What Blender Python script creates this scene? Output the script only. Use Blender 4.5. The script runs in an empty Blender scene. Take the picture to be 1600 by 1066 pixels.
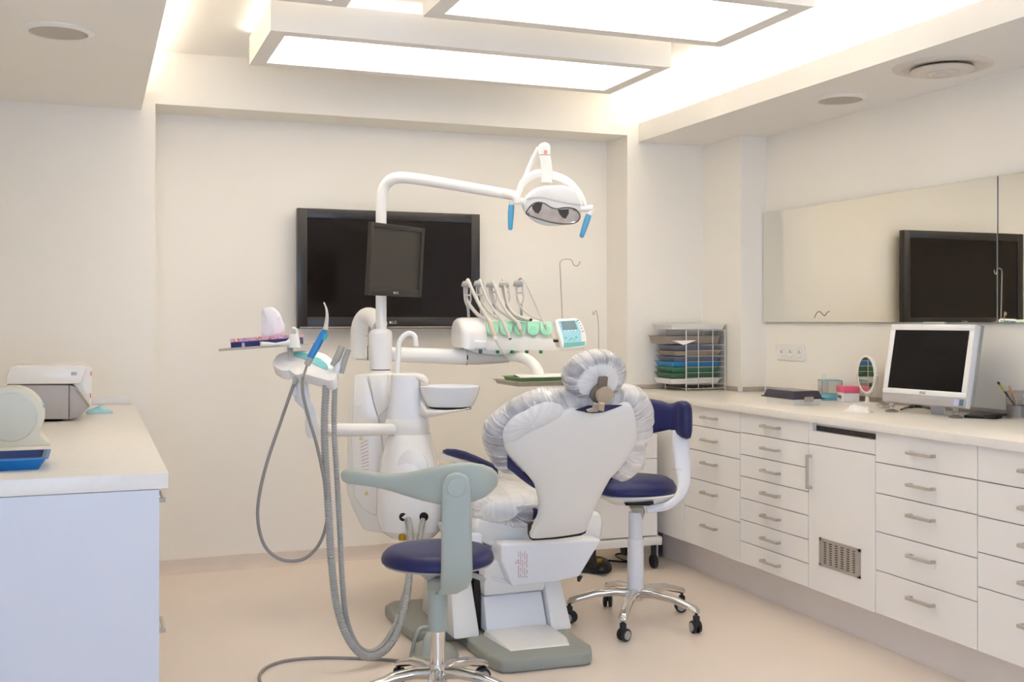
import bpy, bmesh, math, random
from mathutils import Vector, Matrix

random.seed(7)
sc = bpy.context.scene
COL = sc.collection

# ------------------------------------------------------------------ camera
TH = math.radians(20.9)
F = 1717.0                       # focal length in pixels of the 1600 px frame
H = 1.35                         # eye height
HZ = 500.0                       # image row of the horizon
cam_d = bpy.data.cameras.new('camera')
cam = bpy.data.objects.new('camera', cam_d)
COL.objects.link(cam)
cam.location = (0, 0, H)
cam.rotation_euler = (math.radians(90), 0, -TH)
cam_d.sensor_width = 36.0
cam_d.lens = F / 1600 * 36
cam_d.shift_y = (HZ - 533.0) / 1600
cam_d.clip_start = 0.05
sc.camera = cam

# ------------------------------------------------------------------ world, exposure
w = bpy.data.worlds.new('sky')
sc.world = w
w.use_nodes = True
bg = w.node_tree.nodes['Background']
bg.inputs[0].default_value = (0.50, 0.67, 1.0, 1)
bg.inputs[1].default_value = 4.4
sc.view_settings.view_transform = 'Standard'
sc.view_settings.look = 'None'
sc.view_settings.gamma = 1.0
sc.view_settings.use_curve_mapping = False
sc.view_settings.exposure = 0.38
sc.cycles.max_bounces = 10
sc.cycles.diffuse_bounces = 6
sc.cycles.transparent_max_bounces = 16
sc.cycles.sample_clamp_indirect = 8.0

PANEL_LIGHT = 3.2                # radiance of the ceiling light panels
COVE_LIGHT = 5.5                 # watts per metre of cove strip
WARM = (1.0, 0.915, 0.80)

def area_light(name, loc, rot, sx, sy, power, color):
    l = bpy.data.lights.new(name, 'AREA')
    l.shape = 'RECTANGLE'; l.size = sx; l.size_y = sy
    l.energy = power; l.color = color
    o = bpy.data.objects.new(name, l)
    o.location = loc; o.rotation_euler = rot
    COL.objects.link(o)
    return o
# LED strips lying in the two ceiling coves, shining up
area_light('cove_strip_light', (3.085, 3.3, 2.475), (math.pi, 0, 0), 0.04, 4.9, COVE_LIGHT * 4.9, WARM)
area_light('cove_strip_light', (0.178, 3.3, 2.475), (math.pi, 0, 0), 0.04, 4.9, COVE_LIGHT * 0.45 * 4.9, WARM)
# the window behind the camera: portal for the daylight
p = area_light('window_portal', (-0.2, -2.28, 1.2), (math.radians(-90), 0, 0), 3.4, 2.2, 1.0, (1, 1, 1))
p.data.cycles.is_portal = True

# ------------------------------------------------------------------ pixel -> place helpers
S, C_ = math.sin(TH), math.cos(TH)
FW = Vector((S, C_, 0)); RT = Vector((C_, -S, 0)); UP = Vector((0, 0, 1)); EYE = Vector((0, 0, H))
def ray(u, v):
    return FW + RT * ((u - 800) / F) + UP * ((HZ - v) / F)
def P(u, v, d):
    return EYE + ray(u, v) * d
def atZ(u, v, z):
    r = ray(u, v); return EYE + r * ((z - H) / r.z)
def atY(u, v, y):
    r = ray(u, v); return EYE + r * (y / r.y)
def atX(u, v, x):
    r = ray(u, v); return EYE + r * (x / r.x)
def on_plane(u, v, p0, n):
    r = ray(u, v); return EYE + r * ((p0 - EYE).dot(n) / r.dot(n))

def lin(h):
    h = h.lstrip('#'); out = []
    for i in (0, 2, 4):
        c = int(h[i:i + 2], 16) / 255
        out.append(c / 12.92 if c <= 0.04045 else ((c + 0.055) / 1.055) ** 2.4)
    return (*out, 1)

# ------------------------------------------------------------------ materials
MATS = {}
def mat(name, hexc, rough=0.45, metal=0.0, var=0.03, scale=6.0, bump=0.0, bscale=120.0, coat=0.0, spec=0.5,
        emit=None, estr=0.0, trans=0.0, alpha=1.0, ior=1.45, stretch=None):
    m = bpy.data.materials.new(name); m.use_nodes = True
    nt = m.node_tree; b = nt.nodes['Principled BSDF']
    tc = nt.nodes.new('ShaderNodeTexCoord')
    mp = nt.nodes.new('ShaderNodeMapping')
    if stretch: mp.inputs['Scale'].default_value = stretch
    nt.links.new(tc.outputs['Object'], mp.inputs['Vector'])
    n = nt.nodes.new('ShaderNodeTexNoise'); n.inputs['Scale'].default_value = scale; n.inputs['Detail'].default_value = 4
    nt.links.new(mp.outputs['Vector'], n.inputs['Vector'])
    rp = nt.nodes.new('ShaderNodeValToRGB')
    c = lin(hexc)
    lo = tuple(max(0, x * (1 - var)) for x in c[:3]) + (1,); hi = tuple(min(1, x * (1 + var)) for x in c[:3]) + (1,)
    rp.color_ramp.elements[0].position = 0.3; rp.color_ramp.elements[1].position = 0.7
    rp.color_ramp.elements[0].color = lo; rp.color_ramp.elements[1].color = hi
    nt.links.new(n.outputs['Fac'], rp.inputs['Fac'])
    nt.links.new(rp.outputs['Color'], b.inputs['Base Color'])
    b.inputs['Roughness'].default_value = rough; b.inputs['Metallic'].default_value = metal
    b.inputs['Coat Weight'].default_value = coat; b.inputs['Coat Roughness'].default_value = 0.08
    b.inputs['Specular IOR Level'].default_value = spec; b.inputs['IOR'].default_value = ior
    b.inputs['Transmission Weight'].default_value = trans; b.inputs['Alpha'].default_value = alpha
    if emit:
        b.inputs['Emission Color'].default_value = (*emit, 1); b.inputs['Emission Strength'].default_value = estr
    if bump:
        n2 = nt.nodes.new('ShaderNodeTexNoise'); n2.inputs['Scale'].default_value = bscale; n2.inputs['Detail'].default_value = 3
        nt.links.new(mp.outputs['Vector'], n2.inputs['Vector'])
        bp = nt.nodes.new('ShaderNodeBump'); bp.inputs['Strength'].default_value = bump; bp.inputs['Distance'].default_value = 0.002
        nt.links.new(n2.outputs['Fac'], bp.inputs['Height']); nt.links.new(bp.outputs['Normal'], b.inputs['Normal'])
    MATS[name] = m
    return m

def film_mat(name, amount, color='fbfaf8', freq=9.0, vfreq=0.7, pale=0.25, crease=0.4):
    """thin wrinkled clear film: part clear, part white, creased along the pull of its elastic edge"""
    m = bpy.data.materials.new(name); m.use_nodes = True
    nt = m.node_tree; nt.nodes.clear()
    out = nt.nodes.new('ShaderNodeOutputMaterial')
    at = nt.nodes.new('ShaderNodeAttribute'); at.attribute_name = 'pull'
    n = nt.nodes.new('ShaderNodeTexNoise'); n.inputs['Scale'].default_value = freq; n.inputs['Detail'].default_value = 2.5; n.inputs['Roughness'].default_value = 0.5
    nt.links.new(at.outputs['Vector'], n.inputs['Vector'])
    tc = nt.nodes.new('ShaderNodeTexCoord')
    n3 = nt.nodes.new('ShaderNodeTexNoise'); n3.inputs['Scale'].default_value = 16; n3.inputs['Detail'].default_value = 3
    nt.links.new(tc.outputs['Object'], n3.inputs['Vector'])
    bp = nt.nodes.new('ShaderNodeBump'); bp.inputs['Strength'].default_value = 0.55; bp.inputs['Distance'].default_value = 0.006
    ad = nt.nodes.new('ShaderNodeMath'); ad.operation = 'ADD'
    nt.links.new(n.outputs['Fac'], ad.inputs[0]); nt.links.new(n3.outputs['Fac'], ad.inputs[1])
    nt.links.new(ad.outputs[0], bp.inputs['Height'])
    rp = nt.nodes.new('ShaderNodeMapRange')
    rp.inputs['From Min'].default_value = 0.75; rp.inputs['From Max'].default_value = 1.3
    rp.inputs['To Min'].default_value = max(0, amount - pale); rp.inputs['To Max'].default_value = min(1, amount + pale)
    sb = nt.nodes.new('ShaderNodeMath'); sb.operation = 'SUBTRACT'; sb.inputs[1].default_value = 0.5
    nt.links.new(n.outputs['Fac'], sb.inputs[0])
    ab = nt.nodes.new('ShaderNodeMath'); ab.operation = 'ABSOLUTE'; nt.links.new(sb.outputs[0], ab.inputs[0])
    rg = nt.nodes.new('ShaderNodeMapRange'); rg.inputs['From Min'].default_value = 0.0; rg.inputs['From Max'].default_value = 0.022
    rg.inputs['To Min'].default_value = crease; rg.inputs['To Max'].default_value = 0.0
    nt.links.new(ab.outputs[0], rg.inputs['Value'])
    nt.links.new(ad.outputs[0], rp.inputs['Value'])
    sm = nt.nodes.new('ShaderNodeMath'); sm.operation = 'ADD'; sm.use_clamp = True
    nt.links.new(rp.outputs[0], sm.inputs[0]); nt.links.new(rg.outputs[0], sm.inputs[1])
    tr = nt.nodes.new('ShaderNodeBsdfTransparent')
    df = nt.nodes.new('ShaderNodeBsdfPrincipled'); df.inputs['Base Color'].default_value = lin(color); df.inputs['Roughness'].default_value = 0.32
    df.inputs['Subsurface Weight'].default_value = 0.0
    nt.links.new(bp.outputs['Normal'], df.inputs['Normal'])
    tl = nt.nodes.new('ShaderNodeBsdfTranslucent'); tl.inputs['Color'].default_value = lin(color)
    nt.links.new(bp.outputs['Normal'], tl.inputs['Normal'])
    mx0 = nt.nodes.new('ShaderNodeMixShader'); mx0.inputs[0].default_value = 0.2
    nt.links.new(df.outputs[0], mx0.inputs[1]); nt.links.new(tl.outputs[0], mx0.inputs[2])
    mx = nt.nodes.new('ShaderNodeMixShader')
    nt.links.new(sm.outputs[0], mx.inputs[0]); nt.links.new(tr.outputs[0], mx.inputs[1]); nt.links.new(mx0.outputs[0], mx.inputs[2])
    nt.links.new(mx.outputs[0], out.inputs[0])
    MATS[name] = m
    return m

mat('wall', 'f3eee4', 0.6, var=0.012, scale=1.5, bump=0.05, bscale=300)
mat('ceiling', 'f2efe9', 0.65, var=0.01, scale=1.5)
mat('floor', 'efe1d3', 0.28, var=0.03, scale=1.3, bump=0.02, bscale=60)
mat('baseboard', 'ded0c2', 0.4, var=0.03)
mat('plinth', 'e8e0d8', 0.4, var=0.02)
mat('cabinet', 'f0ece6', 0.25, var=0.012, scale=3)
mat('worktop', 'ece6dc', 0.3, var=0.02, scale=40)
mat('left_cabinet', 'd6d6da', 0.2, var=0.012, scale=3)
mat('steel', 'c0b8ae', 0.4, 0.3, var=0.04, scale=30, stretch=(1, 40, 40))
mat('dull_steel', 'b5aca1', 0.45, 0.35, var=0.05, scale=30)
mat('chrome', 'd8d6d2', 0.07, 1.0, var=0.01)
mat('dark_gap', '241f1c', 0.8, var=0.05)
mat('foam', '55504c', 0.9, var=0.5, scale=180)
mat('white_plastic', 'ebe9e3', 0.3, var=0.012, scale=4, coat=0.15)
mat('white_enamel', 'f0eeea', 0.22, var=0.01, scale=4, coat=0.3)
mat('cool_white', 'e6e6e8', 0.28, var=0.012, scale=4)
mat('bowl', 'e9eaec', 0.12, var=0.02, coat=0.5)
mat('grey_plastic', 'a7b0a9', 0.42, var=0.02, scale=5, bump=0.06, bscale=500)
mat('mid_grey', 'abaaa4', 0.45, var=0.02)
mat('hose_grey', 'a3a39e', 0.5, var=0.05, scale=60)
mat('thin_hose', '8f8c88', 0.45, var=0.03)
mat('hose_pale', 'cfcac2', 0.4, var=0.03)
mat('base_grey', '9a9d94', 0.4, var=0.02, scale=6)
mat('navy', '171c53', 0.4, var=0.06, scale=12, bump=0.12, bscale=260)
mat('black', '17161a', 0.3, var=0.05)
mat('rubber', '2b2b2d', 0.55, var=0.05)
mat('tv_bezel', '2c2826', 0.3, var=0.03)
mat('tv_screen', '1a1412', 0.12, var=0.02, spec=0.35)
mat('monitor_bezel', '332f2c', 0.4, var=0.03)
mat('monitor_screen', '3a3632', 0.5, var=0.02)
mat('pc_screen', '0c0a0b', 0.22, var=0.02, spec=0.3)
mat('silver_print', 'c9c7c4', 0.4, var=0.01)
mat('mirror', 'ece9e0', 0.015, 1.0, var=0.0)
mat('glass_edge', '6f7f78', 0.2, var=0.02)
mat('mark', '54514d', 0.5, var=0.02)
mat('blue_tray', '1b76b8', 0.3, var=0.03)
mat('blue_tray_in', '33447a', 0.35, var=0.03)
mat('slate_tray', '737a8e', 0.35, var=0.03)
mat('beige_tray', 'a89a86', 0.4, var=0.03)
mat('grey_tray', '9b9187', 0.35, 0.3, var=0.03)
mat('sky_tray', '3f8cc0', 0.3, var=0.03)
mat('green_tray', '4f8166', 0.35, var=0.03)
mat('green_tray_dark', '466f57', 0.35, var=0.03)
mat('instrument_tray_green', '6f9a5c', 0.35, var=0.03)
mat('paper', 'f1eee8', 0.7, var=0.02)
mat('cyan_cloth', 'a4d0dc', 0.7, var=0.06)
mat('mint', 'a0dcbf', 0.4, var=0.04)
mat('mint_dark', '8dd2b0', 0.4, var=0.04)
mat('green_knob', '178a52', 0.4, var=0.03)
mat('slate_knob', '54767f', 0.4, var=0.03)
mat('panel_blue', '8fc8d8', 0.35, var=0.04)
mat('panel_teal', '5fa9a6', 0.35, var=0.03)
mat('lcd', '4d6d78', 0.2, var=0.05, emit=(0.2, 0.35, 0.42), estr=0.08)
mat('handle_blue', '58a3cd', 0.35, var=0.04)
mat('syringe_blue', '2f83c8', 0.3, var=0.08)
mat('syringe_cyan', '35b4cc', 0.3, var=0.05)
mat('teal_panel', '7fcdd0', 0.35, var=0.12, scale=40)
mat('bronze', 'bfae97', 0.4, 0.15, var=0.03)
mat('dark_bronze', '857a6d', 0.4, 0.45, var=0.05)
mat('beige_handpiece', 'd2c0ae', 0.4, var=0.02)
mat('cream_plastic', 'dcd9c8', 0.4, var=0.02)
mat('cream_disc', 'd3d3c6', 0.42, var=0.02)
mat('sealer_grey', 'b3aead', 0.4, var=0.02)
mat('red', 'd23b2a', 0.4, var=0.02, emit=(0.8, 0.08, 0.04), estr=0.15)
mat('red_print', 'cf8d80', 0.6, var=0.02)
mat('grey_print', 'b3a9a0', 0.6, var=0.02)
mat('yellow_print', 'd9d48a', 0.6, var=0.03)
mat('yellow', 'e8c21c', 0.4, var=0.03)
mat('brass', 'b8922e', 0.35, 0.7, var=0.05)
mat('pink', 'e0607f', 0.4, var=0.04)
mat('clear_plastic', 'f4f4f2', 0.08, trans=0.9, var=0.0, ior=1.2)
mat('smoke_plastic', '55505a', 0.15, trans=0.25, var=0.05, ior=1.2)
mat('teal_liquid', '6aaab6', 0.15, var=0.03)
mat('orange', 'e0953c', 0.4, var=0.04)
mat('olive', 'a9a93a', 0.4, var=0.04)
mat('mesh_grey', '85807c', 0.4, 0.4, var=0.06, scale=80)
mat('carton_blue', '262a66', 0.4, var=0.25, scale=30)
mat('carton_print', 'c7c6e6', 0.4, var=0.05)
mat('tissue', 'eeecf0', 0.8, var=0.03)
mat('reflector', 'c3bdb8', 0.12, 0.85, var=0.12, scale=25)
mat('lens_dark', '4a423e', 0.2, 0.4, var=0.15)
mat('lamp_rim', '4d4a47', 0.3, var=0.05)
mat('speaker_grille', 'b9b4aa', 0.6, var=0.06, scale=300, bump=0.3, bscale=900)
mat('vent_metal', 'dcd4ca', 0.4, var=0.02)
mat('wire', 'c9c0b2', 0.3, 0.4, var=0.03)
mat('window_frame', 'eeeeee', 0.4, var=0.01)
mat('pane', 'ffffff', 0.0, trans=1.0, var=0.0, ior=1.01)
# floral carton band: soft pink and violet print
fm = mat('carton_floral', 'e3b3bd', 0.45, var=0.3, scale=45)
rp = [n for n in fm.node_tree.nodes if n.type == 'VALTORGB'][0].color_ramp
rp.elements[0].color = lin('b48fc8'); rp.elements[1].color = lin('f2d2cf')
e = rp.elements.new(0.5); e.color = lin('e6b6c2'); e = rp.elements.new(0.62); e.color = lin('b9646a')
pm = mat('panel_light', 'fffaf0', 0.6, var=0.0, emit=(1.0, 0.922, 0.82), estr=PANEL_LIGHT)
film_mat('film', 0.6, freq=3.4, pale=0.2, crease=0.45)
film_mat('film_white', 0.93, freq=4.0, pale=0.07)
film_mat('film_seat', 0.46, freq=2.6, pale=0.22, crease=0.4)

# ------------------------------------------------------------------ geometry
class G:
    def __init__(s):
        s.v = []; s.f = []; s.a = []
    def add(s, verts, faces):
        o = len(s.v); s.v += [Vector(p) for p in verts]; s.f += [tuple(i + o for i in f) for f in faces]
        return s
    def box(s, lo, hi, bev=0.0, seg=2, M=None):
        bm = bmesh.new(); bmesh.ops.create_cube(bm, size=1.0)
        lo = Vector(lo); hi = Vector(hi)
        for q in bm.verts:
            q.co = Vector([(lo[i] + hi[i]) / 2 + q.co[i] * (hi[i] - lo[i]) for i in range(3)])
        if bev > 0:
            bev = min(bev, 0.49 * min(abs(hi[i] - lo[i]) for i in range(3)))
            bmesh.ops.bevel(bm, geom=list(bm.edges), offset=bev, segments=seg, profile=0.5, affect='EDGES')
        s._bm(bm, M); return s
    def _bm(s, bm, M=None):
        bm.verts.index_update()
        vs = [(M @ q.co) if M else q.co.copy() for q in bm.verts]
        fs = [tuple(x.index for x in f.verts) for f in bm.faces]
        bm.free(); s.add(vs, fs)
    def prism(s, poly, off, bev=0.0, seg=2, M=None):
        """closed polygon (3D points) pushed along the vector off"""
        bm = bmesh.new()
        a = [bm.verts.new(Vector(p)) for p in poly]; b = [bm.verts.new(Vector(p) + Vector(off)) for p in poly]
        n = len(a); bm.faces.new(a[::-1]); bm.faces.new(b)
        for i in range(n):
            bm.faces.new((a[i], a[(i + 1) % n], b[(i + 1) % n], b[i]))
        bmesh.ops.recalc_face_normals(bm, faces=list(bm.faces))
        if bev > 0:
            bmesh.ops.bevel(bm, geom=list(bm.edges), offset=bev, segments=seg, profile=0.5, affect='EDGES', clamp_overlap=True)
        s._bm(bm, M); return s
    def loft(s, rings, cap0=True, cap1=True, closed=True):
        n = len(rings[0]); vs = []; fs = []
        for r in rings: vs += [Vector(p) for p in r]
        for i in range(len(rings) - 1):
            for j in range(n if closed else n - 1):
                k = (j + 1) % n
                fs.append((i * n + j, i * n + k, (i + 1) * n + k, (i + 1) * n + j))
        if cap0: fs.append(tuple(range(n))[::-1])
        if cap1: fs.append(tuple(range((len(rings) - 1) * n, len(rings) * n)))
        s.add(vs, fs); return s
    def tube(s, path, r, seg=10, caps=True):
        path = [Vector(p) for p in path]; n = len(path)
        rs = r if isinstance(r, (list, tuple)) else [r] * n
        rings = []; up = None
        for i, p_ in enumerate(path):
            t = (path[min(i + 1, n - 1)] - path[max(i - 1, 0)])
            if t.length < 1e-9: t = Vector((0, 0, 1))
            t.normalize()
            if up is None:
                up = Vector((0, 0, 1)) if abs(t.z) < 0.9 else Vector((1, 0, 0))
            up = up - t * up.dot(t)
            if up.length < 1e-6: up = t.orthogonal()
            up.normalize(); sd = t.cross(up)
            rings.append([p_ + (sd * math.cos(a) + up * math.sin(a)) * rs[i] for a in [2 * math.pi * k / seg for k in range(seg)]])
        return s.loft(rings, caps, caps)
    def lathe(s, prof, c=(0, 0, 0), seg=32, ax=UP, xd=None, sy=1.0):
        """prof: (radius, height) along axis ax from c"""
        ax = Vector(ax).normalized(); x = (Vector(xd) if xd else ax.orthogonal()); x = (x - ax * x.dot(ax)).normalized(); y = ax.cross(x)
        c = Vector(c)
        rings = [[c + ax * h + (x * math.cos(a) + y * math.sin(a) * sy) * max(r, 1e-4) for a in [2 * math.pi * k / seg for k in range(seg)]] for r, h in prof]
        return s.loft(rings, True, True)
    def pillow(s, outline, n, prof, pull=None, skip=None):
        """outline scaled about its centre: prof = (scale, height along n) rows"""
        outline = [Vector(p) for p in outline]; c = sum(outline, Vector()) / len(outline); n = Vector(n).normalized(); N = len(outline)
        o = len(s.v); rings = []
        for sc_, h in prof:
            rings.append([c + (p - c) * max(sc_, 1e-3) + n * h for p in outline])
        a0 = len(s.v)
        s.loft(rings, skip is None, True)
        if pull is not None:
            L = [0.0]
            for i in range(1, N + 1): L.append(L[-1] + (outline[i % N] - outline[i - 1]).length)
            R = L[-1] / (2 * math.pi)
            while len(s.a) < a0: s.a.append((0, 0, 0))
            for ri in range(len(prof)):
                for i in range(N):
                    an = 2 * math.pi * L[i] / L[-1]
                    s.a.append((math.cos(an) * pull, math.sin(an) * pull, ri * 0.018))
        return s
    def sections_u(s, rows, n=14, e=2.6, caps=True, rad=None):
        """rows (u, v_top, v_bottom, depth, half_thickness): rounded sections along a mostly level run"""
        rings = []
        for u, vt, vb, d, th in rows:
            c = P(u, (vt + vb) / 2, d); h = abs(vb - vt) / 2 * d / F
            ring = []
            for k in range(n):
                a = 2 * math.pi * k / n; ca, sa = math.cos(a), math.sin(a)
                x = math.copysign(abs(ca) ** (2 / e), ca); y = math.copysign(abs(sa) ** (2 / e), sa)
                ring.append(c + UP * (h * y) + FW * (th * x))
            rings.append(ring)
        return s.loft(rings, caps, caps)
    def sections_v(s, rows, n=24, e=2.6, caps=True):
        """rows (v, u_left, u_right, depth, half_thickness): rounded sections stacked up"""
        rings = []
        for v, ul, ur, d, th in rows:
            c = P((ul + ur) / 2, v, d); h = abs(ur - ul) / 2 * d / F
            ring = []
            for k in range(n):
                a = 2 * math.pi * k / n; ca, sa = math.cos(a), math.sin(a)
                x = math.copysign(abs(ca) ** (2 / e), ca); y = math.copysign(abs(sa) ** (2 / e), sa)
                ring.append(c + RT * (h * x) + FW * (th * y))
            rings.append(ring)
        return s.loft(rings, caps, caps)

def smooth_path(pts, m=8, closed=False):
    """Catmull-Rom through the points (any dimension)"""
    pts = [Vector(p) for p in pts]; n = len(pts); out = []
    rng = n if closed else n - 1
    for i in range(rng):
        if closed: a, b, c, d = pts[i - 1], pts[i], pts[(i + 1) % n], pts[(i + 2) % n]
        else: a, b, c, d = pts[max(i - 1, 0)], pts[i], pts[i + 1], pts[min(i + 2, n - 1)]
        for k in range(m):
            t = k / m
            out.append(0.5 * ((2 * b) + (c - a) * t + (2 * a - 5 * b + 4 * c - d) * t * t + (3 * b - a - 3 * c + d) * t ** 3))
    if not closed: out.append(pts[-1])
    return out
def resample(path, step):
    out = [path[0]]; acc = 0.0
    for a, b in zip(path, path[1:]):
        L = (b - a).length
        if L < 1e-9: continue
        pos = step - acc
        while pos <= L:
            out.append(a + (b - a) * (pos / L)); pos += step
        acc = L - (pos - step)
    out.append(path[-1]); return out

# ------------------------------------------------------------------ objects
def WM(o):
    m = o.matrix_basis.copy()
    return (WM(o.parent) @ m) if o.parent else m
def setp(o, label=None, category=None, group=None, kind=None):
    if label: o['label'] = label
    if category: o['category'] = category
    if group: o['group'] = group
    if kind: o['kind'] = kind
    return o
def thing(name, loc, label, category, rot=0.0, group=None):
    o = bpy.data.objects.new(name, None); COL.objects.link(o)
    o.empty_display_size = 0.1
    o.location = loc; o.rotation_euler = (0, 0, rot)
    o.matrix_basis = Matrix.Translation(Vector(loc)) @ Matrix.Rotation(rot, 4, 'Z')
    return setp(o, label, category, group)
def mesh_of(name, g, m, M=None, smooth=35):
    me = bpy.data.meshes.new(name)
    vs = [(M @ p) if M else p for p in g.v]
    me.from_pydata([tuple(p) for p in vs], [], g.f)
    if g.a:
        at = me.attributes.new('pull', 'FLOAT_VECTOR', 'POINT')
        for i, q in enumerate(g.a): at.data[i].vector = q
    bm = bmesh.new(); bm.from_mesh(me)
    bmesh.ops.recalc_face_normals(bm, faces=list(bm.faces)); bm.to_mesh(me); bm.free()
    if m: me.materials.append(MATS[m])
    if smooth:
        for p_ in me.polygons: p_.use_smooth = True
        me.set_sharp_from_angle(angle=math.radians(smooth))
    me.update()
    return me
def part(name, g, m, parent, smooth=35, local=False, label=None, kind=None):
    M = None if local else WM(parent).inverted()
    o = bpy.data.objects.new(name, mesh_of(name, g, m, M, smooth)); COL.objects.link(o)
    o.parent = parent
    if label: o['label'] = label
    if kind: o['kind'] = kind
    return o
def single(name, g, m, label, category, smooth=35, group=None, kind=None):
    """a thing that is one mesh; its origin goes to the middle of its base"""
    lo = Vector([min(p[i] for p in g.v) for i in range(3)]); hi = Vector([max(p[i] for p in g.v) for i in range(3)])
    b = Vector(((lo.x + hi.x) / 2, (lo.y + hi.y) / 2, lo.z))
    o = bpy.data.objects.new(name, mesh_of(name, g, m, Matrix.Translation(-b), smooth)); COL.objects.link(o)
    o.matrix_basis = Matrix.Translation(b); o.location = b
    return setp(o, label, category, group, kind)
def struct(name, g, m, parent=None, smooth=0, label=None):
    if parent: return part(name, g, m, parent, smooth)
    o = single(name, g, m, label, None, smooth, kind='structure')
    return o
def copy_tree(o, parent=None):
    c = o.copy(); COL.objects.link(c); c.parent = parent
    for ch in list(o.children):
        if ch is not c: copy_tree(ch, c)
    return c
def text_geo(body, size, origin, xdir, ydir, depth=0.0006):
    cu = bpy.data.curves.new('lettering', 'FONT'); cu.body = body; cu.size = size; cu.extrude = depth; cu.align_x = 'CENTER'; cu.align_y = 'CENTER'
    o = bpy.data.objects.new('lettering', cu); COL.objects.link(o)
    dg = bpy.context.evaluated_depsgraph_get(); dg.update()
    me = bpy.data.meshes.new_from_object(o.evaluated_get(dg))
    bpy.data.objects.remove(o); bpy.data.curves.remove(cu)
    x = Vector(xdir).normalized(); y = Vector(ydir).normalized(); z = x.cross(y)
    g = G(); g.add([Vector(origin) + x * q.co.x + y * q.co.y + z * q.co.z for q in me.vertices], [tuple(f.vertices) for f in me.polygons])
    bpy.data.meshes.remove(me)
    return g

# ================================================================== THE ROOM
YB, YF = 6.11, 5.83              # back of the niche, front plane of the end wall
ZC, ZS, ZL = 2.71, 2.407, 2.517  # ceiling, underside of soffits, top of the cove lips
XR, XL = 3.638, -0.62
NX0, NX1, ZH = 0.298, 2.957, 2.443
CX, CY = 3.467, 5.41             # corner column
XW = -2.3; YN = -2.3

struct('floor', G().box((XW, YN, -0.06), (XR + 0.1, YB + 0.1, 0.0)), 'floor')
struct('wall_back', G().box((NX0 - 0.3, YB, 0), (NX1 + 0.3, YB + 0.1, ZC + 0.1)), 'wall')
struct('wall_back_left', G().box((XL - 0.1, YF, 0), (NX0, YB, ZC + 0.1)), 'wall')
struct('wall_back_header', G().box((NX0, YF, ZH), (NX1, YB, ZC + 0.1)), 'wall')
struct('wall_back_right', G().box((NX1, YF, 0), (XR + 0.1, YB, ZC + 0.1)), 'wall')
struct('wall_right', G().box((XR, YN, 0), (XR + 0.1, YF, ZC + 0.1)), 'wall')
struct('wall_column', G().box((CX, CY, 0), (XR, YF, ZS)), 'wall')
g = G().box((XL - 0.1, 2.3, 0), (XL, YF, ZC + 0.1)).box((XW, 2.3, 0), (XL - 0.1, 2.4, ZC + 0.1)).box((XW - 0.1, YN, 0), (XW, 2.4, ZC + 0.1))
struct('wall_left', g, 'wall')
WX0, WX1, WZ0, WZ1 = -1.9, 1.5, 0.1, 2.3
g = G().box((XW - 0.1, YN - 0.15, 0), (WX0, YN, ZC + 0.1)).box((WX1, YN - 0.15, 0), (XR + 0.1, YN, ZC + 0.1)).box((WX0, YN - 0.15, 0), (WX1, YN, WZ0)).box((WX0, YN - 0.15, WZ1), (WX1, YN, ZC + 0.1))
struct('wall_front', g, 'wall')
wn = G()
for a, b in (((WX0, WZ0), (WX1, WZ0 + 0.05)), ((WX0, WZ1 - 0.05), (WX1, WZ1)), ((WX0, WZ0), (WX0 + 0.05, WZ1)), ((WX1 - 0.05, WZ0), (WX1, WZ1)), ((-0.23, WZ0), (-0.17, WZ1))):
    wn.box((a[0], YN - 0.12, a[1]), (b[0], YN - 0.06, b[1]))
win = struct('window_1', wn, 'window_frame')
for x0, x1 in ((WX0 + 0.05, -0.23), (-0.17, WX1 - 0.05)):
    part('pane', G().box((x0, YN - 0.095, WZ0 + 0.05), (x1, YN - 0.09, WZ1 - 0.05)), 'pane', win, 0)
struct('ceiling', G().box((XW, YN, ZC), (XR, YF, ZC + 0.1)), 'ceiling')
# soffits with their cove lips; the light strips lie behind the lips
RY0 = 0.9
g = G().box((3.03, RY0, ZS), (XR, YF, 2.44)).box((3.03, RY0, 2.44), (3.045, YF, ZL)).box((3.126, RY0, 2.44), (XR, YF, ZC))
struct('ceiling_soffit_right', g, 'ceiling')
g = G().box((XL, RY0, ZS), (0.23, YF, 2.44)).box((0.215, RY0, 2.44), (0.23, YF, ZL)).box((XL, RY0, 2.44), (0.134, YF, ZC)).box((XW, RY0, ZS), (XL - 0.1, 2.3, ZC))
g.box((XL - 0.1, RY0, ZS), (XL, 2.3, ZC))
struct('ceiling_soffit_left', g, 'ceiling')
struct('ceiling_soffit_front', G().box((XW, YN, ZS), (XR, RY0, ZC)), 'ceiling')
# coved baseboard along the niche
prof = [(0, 0), (-0.034, 0), (-0.022, 0.006), (-0.012, 0.018), (-0.008, 0.04), (-0.007, 0.072), (0, 0.074)]
g = G().loft([[Vector((x, YB + dy, z)) for dy, z in prof] for x in (NX0, NX1)])
struct('baseboard_back', g, 'baseboard', smooth=60)
g = G().loft([[Vector((NX1 + dy, y, z)) for dy, z in prof] for y in (YF, YB)])
g.loft([[Vector((x, YF + dy, z)) for dy, z in prof] for x in (NX1, 3.0)])
struct('baseboard_niche', g, 'baseboard', smooth=60)

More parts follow.
